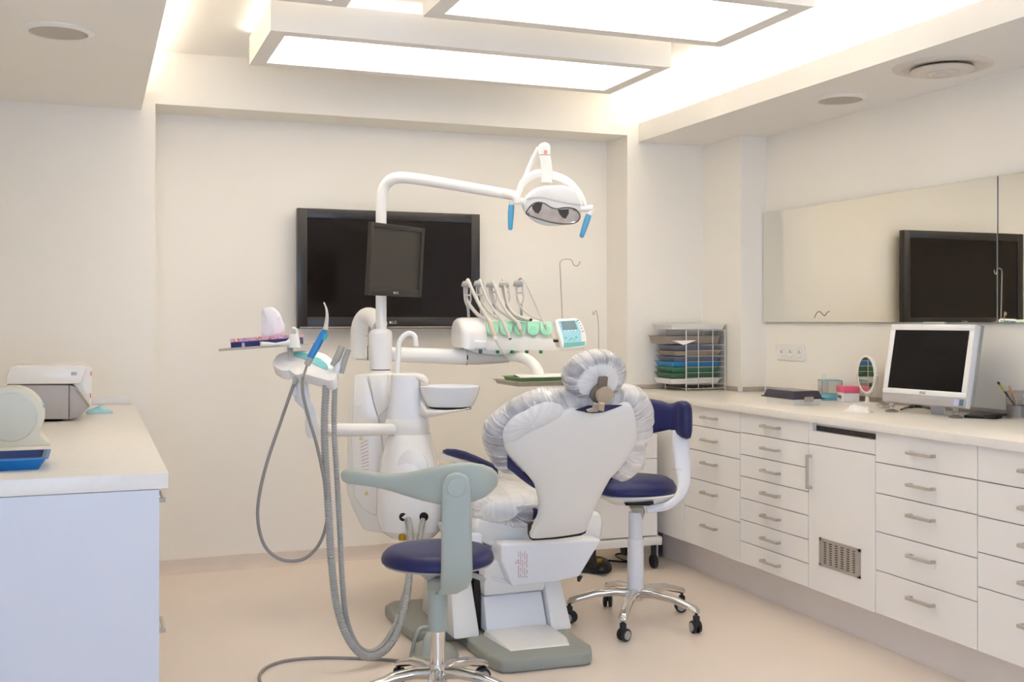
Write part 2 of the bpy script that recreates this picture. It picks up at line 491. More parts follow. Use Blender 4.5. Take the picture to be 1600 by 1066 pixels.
# ------------------------------------------------------------------ ceiling lights
def light_box(x0, x1, y0, y1, label):
    z0, z1 = 2.55, ZC - 0.03
    t = thing('ceiling_light', ((x0 + x1) / 2, (y0 + y1) / 2, z0), label, 'ceiling light', group='white box lights under the ceiling')
    fwid = 0.07; g = G()
    g.box((x0, y0, z0), (x1, y0 + fwid, z1)).box((x0, y1 - fwid, z0), (x1, y1, z1)).box((x0, y0 + fwid, z0), (x0 + fwid, y1 - fwid, z1)).box((x1 - fwid, y0 + fwid, z0), (x1, y1 - fwid, z1))
    g.box((x0 + fwid, y0 + fwid, z1 - 0.015), (x1 - fwid, y1 - fwid, z1))
    part('frame', g, 'ceiling', t, 0)
    part('diffuser', G().box((x0 + fwid, y0 + fwid, z0 + 0.022), (x1 - fwid, y1 - fwid, z0 + 0.028)), 'panel_light', t, 0, label='glowing white diffuser')
    for hx in (x0 + 0.15, x1 - 0.15):
        part('mount', G().box((hx - 0.04, (y0 + y1) / 2 - 0.04, z1), (hx + 0.04, (y0 + y1) / 2 + 0.04, ZC)), 'ceiling', t, 0)
    return t
light_box(0.69, 2.57, 4.61, 5.27, 'long white box light nearest the television wall')
light_box(1.22, 2.585, 3.52, 4.19, 'shorter white box light cut off by the top of the picture')
light_box(0.40, 0.91, 3.52, 4.17, 'small white box light showing only a corner at the top edge')
# glow strips between the boxes and the ceiling
for x, y0, y1, pw in ((0.705, 4.62, 5.26, 0.6), (0.895, 3.53, 4.16, 2.6), (1.235, 3.53, 4.18, 2.6)):
    area_light('box_strip_light', (x, (y0 + y1) / 2, 2.683), (math.pi, 0, 0), 0.02, y1 - y0, pw, WARM)

area_light('box_strip_light', (1.63, 4.635, 2.683), (math.pi, 0, 0), 1.84, 0.02, 3.0, WARM)

# ------------------------------------------------------------------ ceiling speakers and vent
def speaker(c, label):
    t = thing('ceiling_speaker', c, label, 'speaker', group='round ceiling speakers')
    c = Vector(c)
    part('rim', G().lathe([(0.098, 0.0), (0.122, -0.002), (0.125, 0.0), (0.122, -0.008), (0.104, -0.012), (0.098, -0.006)][:0] or [(0.1, 0.0), (0.125, 0.0), (0.124, -0.004), (0.112, -0.011), (0.102, -0.012), (0.1, -0.008)], c, 48), 'white_plastic', t)
    part('grille', G().lathe([(0.1005, -0.004), (0.1005, -0.009), (0.08, -0.0125), (0.04, -0.015), (0.0, -0.016)], c, 48), 'speaker_grille', t)
speaker((-0.115, 4.34, ZS), 'round ceiling speaker above the worktop with the sealer')
speaker((3.335, 4.34, ZS), 'round ceiling speaker beside the ringed air vent')
vc = Vector((3.31, 3.64, ZS))
t = thing('air_vent', vc, 'round ringed air vent in the soffit above the mirror', 'vent')
part('flange', G().lathe([(0.142, 0), (0.198, 0), (0.197, -0.004), (0.178, -0.010), (0.15, -0.009), (0.142, -0.004)], vc, 56), 'vent_metal', t)
part('throat', G().lathe([(0.0, -0.001), (0.143, -0.001), (0.143, -0.003), (0.0, -0.003)], vc, 48), 'dark_gap', t)
part('ring', G().lathe([(0.07, -0.012), (0.122, -0.012), (0.126, -0.017), (0.112, -0.028), (0.09, -0.031), (0.072, -0.026)], vc, 48), 'vent_metal', t)
part('ring', G().lathe([(0.036, -0.016), (0.056, -0.016), (0.064, -0.022), (0.056, -0.031), (0.04, -0.034), (0.036, -0.03)], vc, 48), 'vent_metal', t)
part('cone', G().lathe([(0.0, -0.018), (0.024, -0.018), (0.03, -0.024), (0.022, -0.034), (0.0, -0.037)], vc, 40), 'vent_metal', t)
part('neck', G().lathe([(0.012, -0.001), (0.012, -0.02)], vc, 12), 'vent_metal', t)

# ------------------------------------------------------------------ television
t = thing('television', (1.568, 6.05, 1.303), 'large black flat television on the back wall', 'television')
x0, x1, z0, z1, y = 1.043, 2.093, 1.303, 1.96, 6.0
bz = 0.052; g = G()
g.box((x0, y, z0), (x0 + bz, y + 0.05, z1), 0.002).box((x1 - bz, y, z0), (x1, y + 0.05, z1), 0.002)
g.box((x0 + bz, y, z1 - bz), (x1 - bz, y + 0.05, z1), 0.002).box((x0 + bz, y, z0), (x1 - bz, y + 0.05, z0 + 0.062), 0.002)
part('bezel', g, 'tv_bezel', t)
part('screen', G().box((x0 + bz - 0.004, y + 0.006, z0 + 0.058), (x1 - bz + 0.004, y + 0.03, z1 - bz + 0.004)), 'tv_screen', t)
part('casing', G().box((x0 + 0.03, y + 0.05, z0 + 0.03), (x1 - 0.03, y + 0.085, z1 - 0.03), 0.01), 'black', t)
part('wall_bracket', G().box((x0 + 0.3, y + 0.085, z0 + 0.15), (x1 - 0.3, YB, z1 - 0.15)), 'black', t)
part('trim_strip', G().box((x0 + 0.012, y - 0.003, z0 + 0.003), (x1 - 0.012, y + 0.02, z0 + 0.009), 0.001), 'dull_steel', t)
lp = atY(613, 504, y - 0.001)
lo_ = part('logo', text_geo('LG', 0.022, lp + Vector((0.012, 0, 0)), (1, 0, 0), (0, 0, 1)), 'silver_print', t)
part('emblem', G().lathe([(0.0075, 0), (0.0075, -0.001), (0.0, -0.001)], lp + Vector((-0.011, 0, 0)), 20, ax=(0, 1, 0)), 'silver_print', lo_)

# ------------------------------------------------------------------ wall mirrors
def mirror_panel(y0, y1, label):
    t = thing('wall_mirror', (XR, (y0 + y1) / 2, 1.338), label, 'mirror', group='frameless wall mirrors')
    part('backing', G().box((3.618, y0, 1.338), (XR, y1, 1.966)), 'glass_edge', t, 0)
    part('mirror_face', G().box((3.613, y0 + 0.0005, 1.3385), (3.618, y1 - 0.0005, 1.9655), 0.001, 1), 'mirror', t, 0)
    return t
m1 = mirror_panel(3.648, CY - 0.004, 'frameless wall mirror with a small wavy mark near the column')
mirror_panel(1.9, 3.643, 'frameless wall mirror cut off by the picture edge above the pen cup')
pts = [atX(u, v, 3.6128) for u, v in ((1272.5, 497), (1276, 489.5), (1280.5, 487), (1285, 491), (1288.5, 493.5), (1292, 489), (1296, 486.5))]
part('wavy_mark', G().tube(smooth_path(pts, 6), 0.0018, 6), 'mark', m1)

# ------------------------------------------------------------------ power outlet
t = thing('power_outlet', (XR, 5.16, 1.124), 'white triple wall socket below the mirror', 'socket')
part('plate', G().box((XR - 0.009, 5.037, 1.124), (XR, 5.285, 1.212), 0.003), 'white_plastic', t)
for k in range(3):
    cy = 5.245 - 0.0425 - k * 0.0812 + 0.0
    cy = 5.285 - 0.0413 - k * 0.0827
    s_ = part('socket', G().lathe([(0.028, 0.0), (0.0275, 0.0025), (0.022, 0.003), (0.02, 0.0012), (0.0, 0.001)], (XR - 0.009, cy, 1.168), 28, ax=(-1, 0, 0)), 'white_enamel', t)
    g = G()
    for q in (-0.008, 0.008): g.lathe([(0.003, 0), (0.003, 0.0012)], (XR - 0.0101, cy + q, 1.168), 8, ax=(-1, 0, 0))
    g.lathe([(0.0025, 0), (0.0025, 0.004)], (XR - 0.0101, cy, 1.177), 8, ax=(-1, 0, 0))
    part('contact_holes', g, 'dark_gap', s_)

# ================================================================== FITTED CABINETS ON THE WINDOWLESS SIDE
XFr = 2.93; ZT = 0.94; CB = 0.176; CTOP = 0.905
def bar_handle(c, along, out, length, parent, r=0.006, stand=0.026):
    c = Vector(c); along = Vector(along).normalized(); out = Vector(out).normalized()
    h = length / 2; up = along.cross(out); g = G()
    a = c - along * h; b = c + along * h
    M = Matrix((along, out, up)).transposed().to_4x4()
    def bx(lo, hi):
        gg = G().box(lo, hi, 0.0015, 1); g.add([c + along * p.x + out * p.y + up * p.z for p in gg.v], gg.f)
    bx((-h, stand - 0.005, -0.006), (h, stand + 0.004, 0.006))
    bx((-h, 0, -0.006), (-h + 0.012, stand, 0.006)); bx((h - 0.012, 0, -0.006), (h, stand, 0.006))
    return part('handle', g, 'steel', parent)
def base_unit(y0, y1, label, XR=XR):
    t = thing('drawer_cabinet', ((XFr + XR) / 2, (y0 + y1) / 2, CB), label, 'cabinet', group='white base cabinets along the wall')
    k = 0.016; g = G()
    g.box((XFr + 0.022, y0 + 0.001, CB), (XR - 0.003, y0 + k, CTOP)).box((XFr + 0.022, y1 - k, CB), (XR - 0.003, y1 - 0.001, CTOP))
    g.box((XFr + 0.022, y0 + k, CB), (XR - 0.003, y1 - k, CB + k)).box((XR - 0.02, y0 + k, CB + k), (XR - 0.003, y1 - k, CTOP))
    g.box((XFr + 0.03, y0 + k, CTOP - k), (XR - 0.02, y1 - k, CTOP))
    part('body', g, 'cabinet', t, 0)
    return t
def drawers(t, y0, y1, zs, hy=None):
    gap = 0.0018
    for a, b in zip(zs, zs[1:]):
        top, bot = a, b
        d = part('drawer', G().box((XFr, y0 + gap, bot + gap), (XFr + 0.02, y1 - gap, top - gap), 0.0012, 1), 'cabinet', t)
        fr = 0.5 if top - bot < 0.13 else 0.64
        bar_handle((XFr, (y0 + y1) / 2, bot + (top - bot) * fr), (0, 1, 0), (-1, 0, 0), 0.135, d)
Y0, Y1, Y2, Y3, Y4, Y5, Y6 = 5.54, 5.113, 4.577, 4.034, 3.593, 3.05, 2.507
t = base_unit(Y1, Y0, 'plain white corner base cabinet under the tray rack', CX)
part('door', G().box((XFr, Y1 + 0.0018, CB), (XFr + 0.02, Y0, CTOP - 0.003), 0.0012, 1), 'cabinet', t)
t = base_unit(Y2, Y1, 'white five-drawer cabinet beside the navy stool backrest')
drawers(t, Y2, Y1, (0.904, 0.8015, 0.674, 0.5235, 0.368, CB))
t = base_unit(Y3, Y2, 'white seven-drawer cabinet under the dark-lidded box')
drawers(t, Y3, Y2, (0.906, 0.806, 0.701, 0.596, 0.491, 0.386, 0.281, CB))
t = base_unit(Y4, Y3, 'white cabinet with a tall door, vent grille and open top slot')
part('slot_lining', G().box((XFr + 0.028, Y4 + 0.0165, 0.866), (XFr + 0.2, Y3 - 0.0165, 0.8885)), 'foam', t, 0)
part('fascia', G().box((XFr, Y4 + 0.0018, 0.8095), (XFr + 0.02, Y3 - 0.0018, 0.868), 0.0012, 1).box((XFr, Y3 - 0.03, 0.868), (XFr + 0.02, Y3 - 0.0018, CTOP - 0.002)), 'cabinet', t)
d = part('door', G().box((XFr, Y4 + 0.0018, CB), (XFr + 0.02, Y3 - 0.0018, 0.806), 0.0012, 1), 'cabinet', t)
bar_handle((XFr, Y3 - 0.024, 0.688), (0, 0, 1), (-1, 0, 0), 0.148, d)
vy0, vy1, vz0, vz1 = 3.682, 3.952, 0.293, 0.413
gr = part('vent_grille', G().box((XFr - 0.001, vy0 + 0.01, vz0 + 0.01), (XFr + 0.001, vy1 - 0.01, vz1 - 0.01)), 'dark_gap', t, 0)
g = G(); nC, nR = 6, 10
mar = 0.02; cw = (vy1 - vy0 - 2 * mar) / nC; ch = (vz1 - vz0 - 2 * 0.012) / nR
for k in range(nC + 1):
    yy = vy0 + mar + k * cw; hw = 0.009 if 0 < k < nC else 0.011
    g.box((XFr - 0.004, yy - hw, vz0 + 0.011), (XFr - 0.001, yy + hw, vz1 - 0.011))
for k in range(nR + 1):
    zz = vz0 + 0.012 + k * ch
    g.box((XFr - 0.0038, vy0 + 0.011, zz - 0.0026), (XFr - 0.001, vy1 - 0.011, zz + 0.0026))
g.box((XFr - 0.005, vy0, vz0), (XFr, vy0 + 0.013, vz1)).box((XFr - 0.005, vy1 - 0.013, vz0), (XFr, vy1, vz1))
g.box((XFr - 0.005, vy0, vz0), (XFr, vy1, vz0 + 0.011)).box((XFr - 0.005, vy0, vz1 - 0.011), (XFr, vy1, vz1))
part('louvre', g, 'dull_steel', gr, 0, label='pressed metal louvre with rows of short slots')
t = base_unit(Y5, Y4, 'white five-drawer cabinet in front of the desktop computer')
drawers(t, Y5, Y4, (0.904, 0.781, 0.658, 0.504, 0.349, CB))
t = base_unit(Y6, Y5, 'white five-drawer cabinet cut off by the picture edge')
drawers(t, Y6, Y5, (0.904, 0.781, 0.656, 0.528, 0.405, CB))
struct('baseboard_right', G().box((3.045, Y6 + 0.02, 0), (3.065, Y0 + 0.02, CB)).box((3.065, Y6 + 0.02, 0), (XR, Y6 + 0.04, CB)), 'plinth')
single('filler_panel', G().box((2.985, Y0 + 0.002, 0.0), (3.005, YF - 0.001, CTOP)), 'cabinet', 'narrow white filler panel between the corner cabinet and the wall', 'panel', 0)
poly = [(2.905, Y6 - 0.01), (XR - 0.001, Y6 - 0.01), (XR - 0.001, CY - 0.001), (CX - 0.001, CY - 0.001), (CX - 0.001, YF - 0.001), (2.905, YF - 0.001)]
single('worktop', G().prism([Vector((x, y, CTOP + 0.0005)) for x, y in poly], (0, 0, ZT - CTOP - 0.0005), 0.003), 'worktop', 'long cream worktop running over the white drawer cabinets', 'worktop')
g = G()
g.box((2.99, YF - 0.015, ZT), (CX, YF - 0.0005, ZT + 0.026), 0.003).box((CX - 0.015, CY - 0.015, ZT), (CX - 0.0005, YF - 0.016, ZT + 0.026), 0.003)
g.box((CX, CY - 0.015, ZT), (XR - 0.016, CY - 0.0005, ZT + 0.026), 0.003).box((XR - 0.015, Y6, ZT), (XR - 0.0005, CY - 0.001, ZT + 0.026), 0.003)
struct('trim_1', g, 'dull_steel', smooth=35)
g = G()
for a, b in ((CX - 0.02, CY - 0.02), (XR - 0.02, CY - 0.02), (2.985, YF - 0.02)):
    g.box((a, b, ZT), (a + 0.022, b + 0.022, ZT + 0.03), 0.003)
struct('trim_2', g, 'cool_white', smooth=35)

# ================================================================== CABINET WITH THE SEALER
LX, LY0, LZ = 0.197, 3.17, 0.93
single('worktop', G().box((XL + 0.001, LY0, LZ - 0.046), (LX, YF - 0.001, LZ), 0.004), 'worktop', 'white worktop carrying the pouch sealer and blue tray', 'worktop')
lf = 0.172
ys = [LY0 + 0.018, 3.72, 4.25, 4.78, 5.31, YF - 0.002]
nm = ['white drawer cabinet with a glossy end panel facing the camera', 'second drawer cabinet from the glossy white end panel', 'third drawer cabinet from the glossy white end panel', 'fourth drawer cabinet from the glossy white end panel', 'fifth drawer cabinet, against the end wall, below the sealer worktop']
for i in range(5):
    a, b = ys[i], ys[i + 1]
    t = thing('drawer_cabinet', ((XL + lf) / 2, (a + b) / 2, 0.0), nm[i], 'cabinet', group='white cabinets under the sealer worktop')
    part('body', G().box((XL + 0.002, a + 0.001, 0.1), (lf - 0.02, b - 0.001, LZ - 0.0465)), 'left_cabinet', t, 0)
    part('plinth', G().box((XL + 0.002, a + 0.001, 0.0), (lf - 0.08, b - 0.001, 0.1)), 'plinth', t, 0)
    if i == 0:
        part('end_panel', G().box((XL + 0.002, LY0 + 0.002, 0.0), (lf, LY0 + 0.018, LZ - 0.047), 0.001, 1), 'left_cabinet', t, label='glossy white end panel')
    for zt, zb, zh in ((0.88, 0.52, 0.835), (0.517, 0.1, 0.462)):
        d = part('drawer', G().box((lf - 0.019, a + 0.003, zb), (lf, b - 0.002, zt), 0.0012, 1), 'left_cabinet', t)
        bar_handle((lf, a + 0.17, zh), (0, 1, 0), (1, 0, 0), 0.14, d, stand=0.02)
struct('trim_3', G().box((XL, YF - 0.014, LZ), (0.176, YF - 0.0005, LZ + 0.034), 0.003), 'cool_white', smooth=35)

# ------------------------------------------------------------------ on the sealer worktop
def S0(x, y, Y):                       # crop of the sealer corner -> point at depth Y
    return atY(x / 4.443, 540 + y / 4.443, Y)
ya, yb = 4.90, 5.24
t = thing('pouch_sealer', (-0.18, 5.07, LZ), 'grey pouch sealing machine with a white lid and sloped front', 'sealer')
off = Vector((0, yb - ya, 0))
g = G().prism([S0(x, y, ya) for x, y in ((45, 275), (478, 275), (478, 512), (45, 512))], off, 0.004)
body = part('body', g, 'sealer_grey', t)
part('front', G().prism([S0(x, y, ya) for x, y in ((481, 275), (525, 286), (622, 428), (552, 492), (481, 513))], off, 0.004), 'sealer_grey', t)
part('lid', G().prism([S0(x, y, ya - 0.004) for x, y in ((40, 270), (48, 200), (66, 158), (100, 146), (560, 146), (600, 160), (560, 262), (480, 268))], off + Vector((0, 0.008, 0)), 0.006), 'white_enamel', t)
part('front_cover', G().prism([S0(x, y, ya + 0.02) for x, y in ((548, 150), (620, 150), (640, 172), (630, 430), (612, 425), (540, 300), (500, 262))], off - Vector((0, 0.03, 0)), 0.004), 'white_plastic', t)
g = G()
for (x, y, h) in ((632, 195, 0.010), (628, 348, 0.010)):
    c = S0(x, y, ya + 0.015); g.box(c + Vector((-0.0015, -0.004, -h)), c + Vector((0.002, 0.001, h)), 0.001, 1)
part('indicator', g, 'red', t)
c = S0(514, 195, ya - 0.004)
part('badge', G().box(c + Vector((-0.011, -0.002, -0.007)), c + Vector((0.011, 0.001, 0.007)), 0.003), 'mid_grey', t)
g = G()
for x in (300, 380):
    c = S0(x, 515, ya + 0.04); g.box((c.x - 0.03, ya + 0.03, LZ), (c.x + 0.03, ya + 0.08, S0(x, 505, ya).z), 0.002); g.box((c.x - 0.03, yb - 0.08, LZ), (c.x + 0.03, yb - 0.03, S0(x, 505, ya).z), 0.002)
part('foot', g, 'dark_gap', t)
q0, q1 = S0(535, 302, ya - 0.002), S0(622, 420, ya - 0.002)
part('slot_edge', G().tube([q0, q1], 0.0035, 8), 'bronze', t)

Yd = 3.98
cd = atY(17, 652, Yd); rd = 0.1
t = thing('roll_dispenser', (cd.x, Yd + 0.06, LZ), 'round cream pouch roll dispenser in front of the sealer', 'dispenser')
poly = []
for k in range(0, 25):
    a = math.radians(215 - k * 10.4); poly.append(Vector((cd.x + rd * math.cos(a), Yd, cd.z + rd * math.sin(a))))
poly += [atY(u, v, Yd) for u, v in ((60, 672), (63, 680), (70, 688), (78, 693))] + [Vector((atY(78, 695, Yd).x, Yd, LZ)), Vector((cd.x - 0.14, Yd, LZ)), Vector((cd.x - 0.13, Yd, LZ + 0.015))]
part('housing', G().prism(poly, (0, 0.13, 0), 0.004), 'cream_plastic', t)
part('disc', G().lathe([(0.0, 0.006), (0.06, 0.006), (0.078, 0.005), (0.082, 0.0)], Vector((cd.x, Yd, cd.z)), 48, ax=(0, -1, 0)), 'cream_disc', t)
part('tear_edge', G().tube([atY(u, v, Yd + 0.1) for u, v in ((61, 676), (66, 683), (78, 690))], 0.003, 6), 'mid_grey', t)
k0 = atY(60, 634, Yd + 0.05)
part('knob', G().lathe([(0.008, 0), (0.009, 0.012), (0.006, 0.018)], k0, 14, ax=(1, -0.3, 0)), 'cyan_cloth', t)

# two shallow trays, one in the other
def tray_geo(x0, x1, y0, y1, z, h, flare=0.02, th=0.003, M=None, lip=0.006):
    """open tray with sloping sides and a rolled lip"""
    def ring(ix, zz): return [(x0 + ix, y0 + ix, zz), (x1 - ix, y0 + ix, zz), (x1 - ix, y1 - ix, zz), (x0 + ix, y1 - ix, zz)]
    def rnd(ix, zz):
        r = max(0.012 - ix * 0.2, 0.004); out = []
        for cx, cy, a0 in ((x1 - ix - r, y1 - ix - r, 0), (x0 + ix + r, y1 - ix - r, 90), (x0 + ix + r, y0 + ix + r, 180), (x1 - ix - r, y0 + ix + r, 270)):
            for k in range(4):
                a = math.radians(a0 + k * 30); out.append(Vector((cx + r * math.cos(a), cy + r * math.sin(a), zz)))
        return out
    rings = [rnd(flare, z), rnd(lip, z + h - 0.003), rnd(0, z + h - 0.003), rnd(0, z + h), rnd(lip + th, z + h), rnd(flare + th, z + th)]
    if M: rings = [[M @ p for p in r] for r in rings]
    return G().loft(rings, True, True)
t = thing('shallow_tray', (-0.3, 3.44, LZ), 'bright blue shallow tray near the worktop edge', 'tray')
part('shell', tray_geo(-0.50, -0.115, 3.33, 3.56, LZ, 0.034, 0.026), 'blue_tray', t)
part('lining', tray_geo(-0.491, -0.124, 3.339, 3.551, LZ + 0.006, 0.029, 0.014), 'blue_tray_in', t, label='dark blue tray floor')
# crumpled cyan mask beside the sealer
def crumple(c, sx, sy, h, n=9, seed=1, rot=0.0):
    rnd_ = random.Random(seed); g = G(); vs = []
    for j in range(n):
        for i in range(n):
            x = (i / (n - 1) - 0.5); y = (j / (n - 1) - 0.5)
            e = max(abs(x), abs(y)) * 2
            z = h * max(0, 1 - e ** 2) * (0.4 + 0.9 * rnd_.random()) + 0.0015
            xx = x * sx * (0.85 + 0.25 * rnd_.random()); yy = y * sy * (0.85 + 0.25 * rnd_.random())
            vs.append(Vector(c) + Vector((xx * math.cos(rot) - yy * math.sin(rot), xx * math.sin(rot) + yy * math.cos(rot), z)))
    fs = []
    for j in range(n - 1):
        for i in range(n - 1):
            fs.append((j * n + i, j * n + i + 1, (j + 1) * n + i + 1, (j + 1) * n + i))
    lo = [Vector((p.x, p.y, p.z - 0.001)) for p in vs]
    g.add(vs + lo, fs + [tuple(q + n * n for q in f[::-1]) for f in fs])
    return g
single('face_mask', crumple(atZ(155, 645, LZ), 0.11, 0.10, 0.028, 9, 3), 'cyan_cloth', 'crumpled pale blue face mask beside the sealer', 'mask', 50)

# ------------------------------------------------------------------ wire rack of trays in the corner
rx0, rx1, ry0, ry1, rz1 = 3.195, 3.452, 5.555, 5.80, 1.292
t = thing('tray_rack', ((rx0 + rx1) / 2, (ry0 + ry1) / 2, ZT), 'chromed wire rack holding a stack of coloured trays', 'rack')
wr = 0.0042
for x in (rx0, rx1):
    for y in (ry0, ry1):
        part('post', G().tube([(x, y, ZT), (x, y, rz1)], wr, 8), 'wire', t)
LV = [0.978, 1.013, 1.045, 1.077, 1.108, 1.140, 1.172, 1.205]
for z in LV:
    g = G().tube([(rx0, ry0, z), (rx1, ry0, z)], 0.0018, 6); part('rail', g, 'wire', t)
    g = G().tube([(rx0, ry1, z), (rx1, ry1, z)], 0.0018, 6); part('rail', g, 'wire', t)
for z in (0.952, 1.29):
    g = G()
    g.tube([(rx0, ry0, z), (rx1, ry0, z)], 0.0028, 6).tube([(rx0, ry1, z), (rx1, ry1, z)], 0.0028, 6).tube([(rx1, ry0, z), (rx1, ry1, z)], 0.0028, 6)
    if z < 1: g.tube([(rx0, ry0, z), (rx0, ry1, z)], 0.0028, 6)
    part('frame_wire', g, 'wire', t)
for fx in (0.31, 0.68):
    x = rx0 + (rx1 - rx0) * fx
    part('upright_wire', G().tube([(x, ry0 - 0.003, 0.952), (x, ry0 - 0.003, rz1)], 0.0024, 6), 'wire', t)
spec = [('grey_tray', 1.212, 0.045, 0.13, 'dull grey tray sticking out furthest, near the top of the rack', 'grey_tray', 0.046),
        ('slate_tray', 1.174, 0.0, 0.07, 'slate blue tray in the rack, under the furthest-out grey tray', 'slate_tray', 0.029),
        ('beige_tray', 1.142, 0.0, 0.07, 'beige grey tray in the rack between two slate blue trays', 'beige_tray', 0.028),
        ('slate_tray', 1.110, 0.0, 0.075, 'slate blue tray in the rack, directly above the bright blue one', 'slate_tray', 0.028),
        ('sky_tray', 1.079, 0.0, 0.085, 'bright blue tray in the wire rack', 'sky_tray', 0.029),
        ('green_tray', 1.047, 0.0, 0.085, 'green tray in the rack, directly below the bright blue one', 'green_tray', 0.029),
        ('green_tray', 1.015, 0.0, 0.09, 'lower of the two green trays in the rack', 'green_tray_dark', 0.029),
        ('white_tray', 0.980, 0.0, 0.095, 'white tray at the bottom of the wire rack', 'paper', 0.03)]
for nm_, z, q, outx, lab, mt, hh in spec:
    g = tray_geo(rx0 - outx, rx1 - 0.012, ry0 + 0.012, ry1 - 0.012, z, hh, 0.016)
    single('instrument_tray', g, mt, lab, 'tray', 50, group='trays in the wire rack')
single('instrument_tray', tray_geo(rx0 - 0.10, rx1 + 0.008, ry0 - 0.008, ry1, rz1 + 0.003, 0.03, 0.016), 'paper', 'pale tray lying on top of the wire rack', 'tray', 50, group='trays in the wire rack')
p0 = Vector((rx0 - 0.10, ry0 - 0.005, 1.231))
g = G(); a = [(-0.03, 0.0, 0.002), (0.08, 0.0, 0.002), (0.05, -0.012, -0.02), (0.03, -0.016, -0.028), (0.012, -0.012, -0.016)]
g.prism([p0 + Vector(q) for q in ((0.02, 0.06, 0.0), (0.16, 0.06, 0.0), (0.16, -0.004, 0.0), (0.11, -0.012, -0.014), (0.07, -0.016, -0.026), (0.045, -0.012, -0.012), (0.02, -0.006, -0.002))], (0, 0, 0.001))
single('paper_liner', g, 'paper', 'white paper liner drooping out of the top grey tray', 'paper', 0)
single('paper_liner', crumple((rx0 + 0.17, ry0 + 0.06, 1.000), 0.17, 0.07, 0.03, 9, 5), 'paper', 'crumpled white paper in the bottom tray of the rack', 'paper', 50)

# ------------------------------------------------------------------ along the worktop
t = thing('instrument_box', (3.195, 4.53, ZT), 'white box with a smoky dark lid on the worktop', 'box')
bx0, bx1, by0, by1 = 3.12, 3.275, 4.41, 4.65
g = G()
def rect(x0, x1, y0, y1, z): return [Vector((x0, y0, z)), Vector((x1, y0, z)), Vector((x1, y1, z)), Vector((x0, y1, z))]
g.loft([rect(bx0 + 0.006, bx1 - 0.006, by0 + 0.006, by1 - 0.006, ZT), rect(bx0, bx1, by0, by1, ZT + 0.030)])
part('base', g, 'paper', t, 20)
part('rim', G().box((bx0 - 0.014, by0 - 0.014, ZT + 0.030), (bx1 + 0.014, by1 + 0.014, ZT + 0.037), 0.003), 'smoke_plastic', t)
part('lid', G().loft([rect(bx0 - 0.004, bx1 + 0.004, by0 - 0.004, by1 + 0.004, ZT + 0.037), rect(bx0 + 0.006, bx1 - 0.006, by0 + 0.006, by1 - 0.006, ZT + 0.066), rect(bx0 + 0.012, bx1 - 0.012, by0 + 0.012, by1 - 0.012, ZT + 0.069)]), 'smoke_plastic', t, 20)
part('latch', G().box((bx0 + 0.05, by0 - 0.02, ZT + 0.018), (bx0 + 0.1, by0 - 0.013, ZT + 0.042), 0.003), 'dull_steel', t)

t = thing('storage_container', (3.54, 4.67, ZT), 'clear square container with a teal base beside the pink box', 'container')
M = Matrix.Translation((3.535, 4.685, 0)) @ Matrix.Rotation(math.radians(-25), 4, 'Z')
for sx in (-1, 1):
    part('side', G().box((sx * 0.05 - 0.0015, -0.05, ZT), (sx * 0.05 + 0.0015, 0.05, ZT + 0.1), M=M), 'clear_plastic', t, 0)
    part('side', G().box((-0.0485, sx * 0.05 - 0.0015, ZT), (0.0485, sx * 0.05 + 0.0015, ZT + 0.1), M=M), 'clear_plastic', t, 0)
part('base', G().box((-0.053, -0.053, ZT), (0.053, 0.053, ZT + 0.033), 0.003, M=M), 'teal_liquid', t)
rim = [(-0.052, -0.052), (0.052, -0.052), (0.052, 0.052), (-0.052, 0.052), (-0.052, -0.052)]
part('rim', G().tube([M @ Vector((x, y, ZT + 0.1)) for x, y in rim], 0.0022, 6), 'teal_liquid', t)
single('bottle', G().lathe([(0.02, 0), (0.022, 0.004), (0.022, 0.085), (0.012, 0.1), (0.012, 0.125), (0.0, 0.125)], (3.585, 4.80, ZT), 24), 'clear_plastic', 'small clear bottle behind the teal-based container', 'bottle')
t = thing('pink_lidded_box', (3.545, 4.555, ZT), 'small box with a pink lid next to the vanity mirror', 'box')
M = Matrix.Translation((3.55, 4.56, 0)) @ Matrix.Rotation(math.radians(-18), 4, 'Z')
part('body', G().box((-0.04, -0.052, ZT), (0.04, 0.052, ZT + 0.045), 0.003, M=M), 'cool_white', t)
part('lid', G().box((-0.042, -0.054, ZT + 0.045), (0.042, 0.054, ZT + 0.078), 0.004, M=M), 'pink', t)
xd = (M.to_3x3() @ Vector((0, -1, 0))); org = M @ Vector((-0.0408, 0.008, ZT + 0.026))
part('lettering', text_geo('Songs', 0.026, org, xd, (0, 0, 1)), 'mark', t)

# vanity mirror turned to the tray rack
mc = Vector((3.54, 4.40, 1.083)); nn = Vector((-0.97, 0.23, 0)).normalized(); sd = UP.cross(nn).normalized()
t = thing('vanity_mirror', (mc.x, mc.y, ZT), 'round white vanity mirror on a forked stand beside the computer', 'mirror')
part('frame', G().lathe([(0.083, 0.006), (0.088, 0.009), (0.096, 0.006), (0.098, 0.0), (0.096, -0.006), (0.08, -0.008), (0.0, -0.008)], mc, 48, ax=nn), 'white_enamel', t)
part('mirror_face', G().lathe([(0.0845, 0.0062), (0.084, 0.0072), (0.0, 0.0072)], mc, 48, ax=nn), 'mirror', t)
arc = [mc + (sd * math.cos(a) + UP * math.sin(a)) * 0.106 for a in [math.radians(180 + k * 12) for k in range(16)]]
part('fork', G().tube(arc, 0.0045, 8), 'clear_plastic', t)
for s_ in (-1, 1):
    part('pivot', G().tube([mc + sd * (0.094 * s_), mc + sd * (0.111 * s_)], 0.005, 10), 'white_enamel', t)
part('stem', G().tube([mc - UP * 0.106, Vector((mc.x, mc.y, ZT + 0.004))], [0.008, 0.012], 14), 'white_enamel', t)
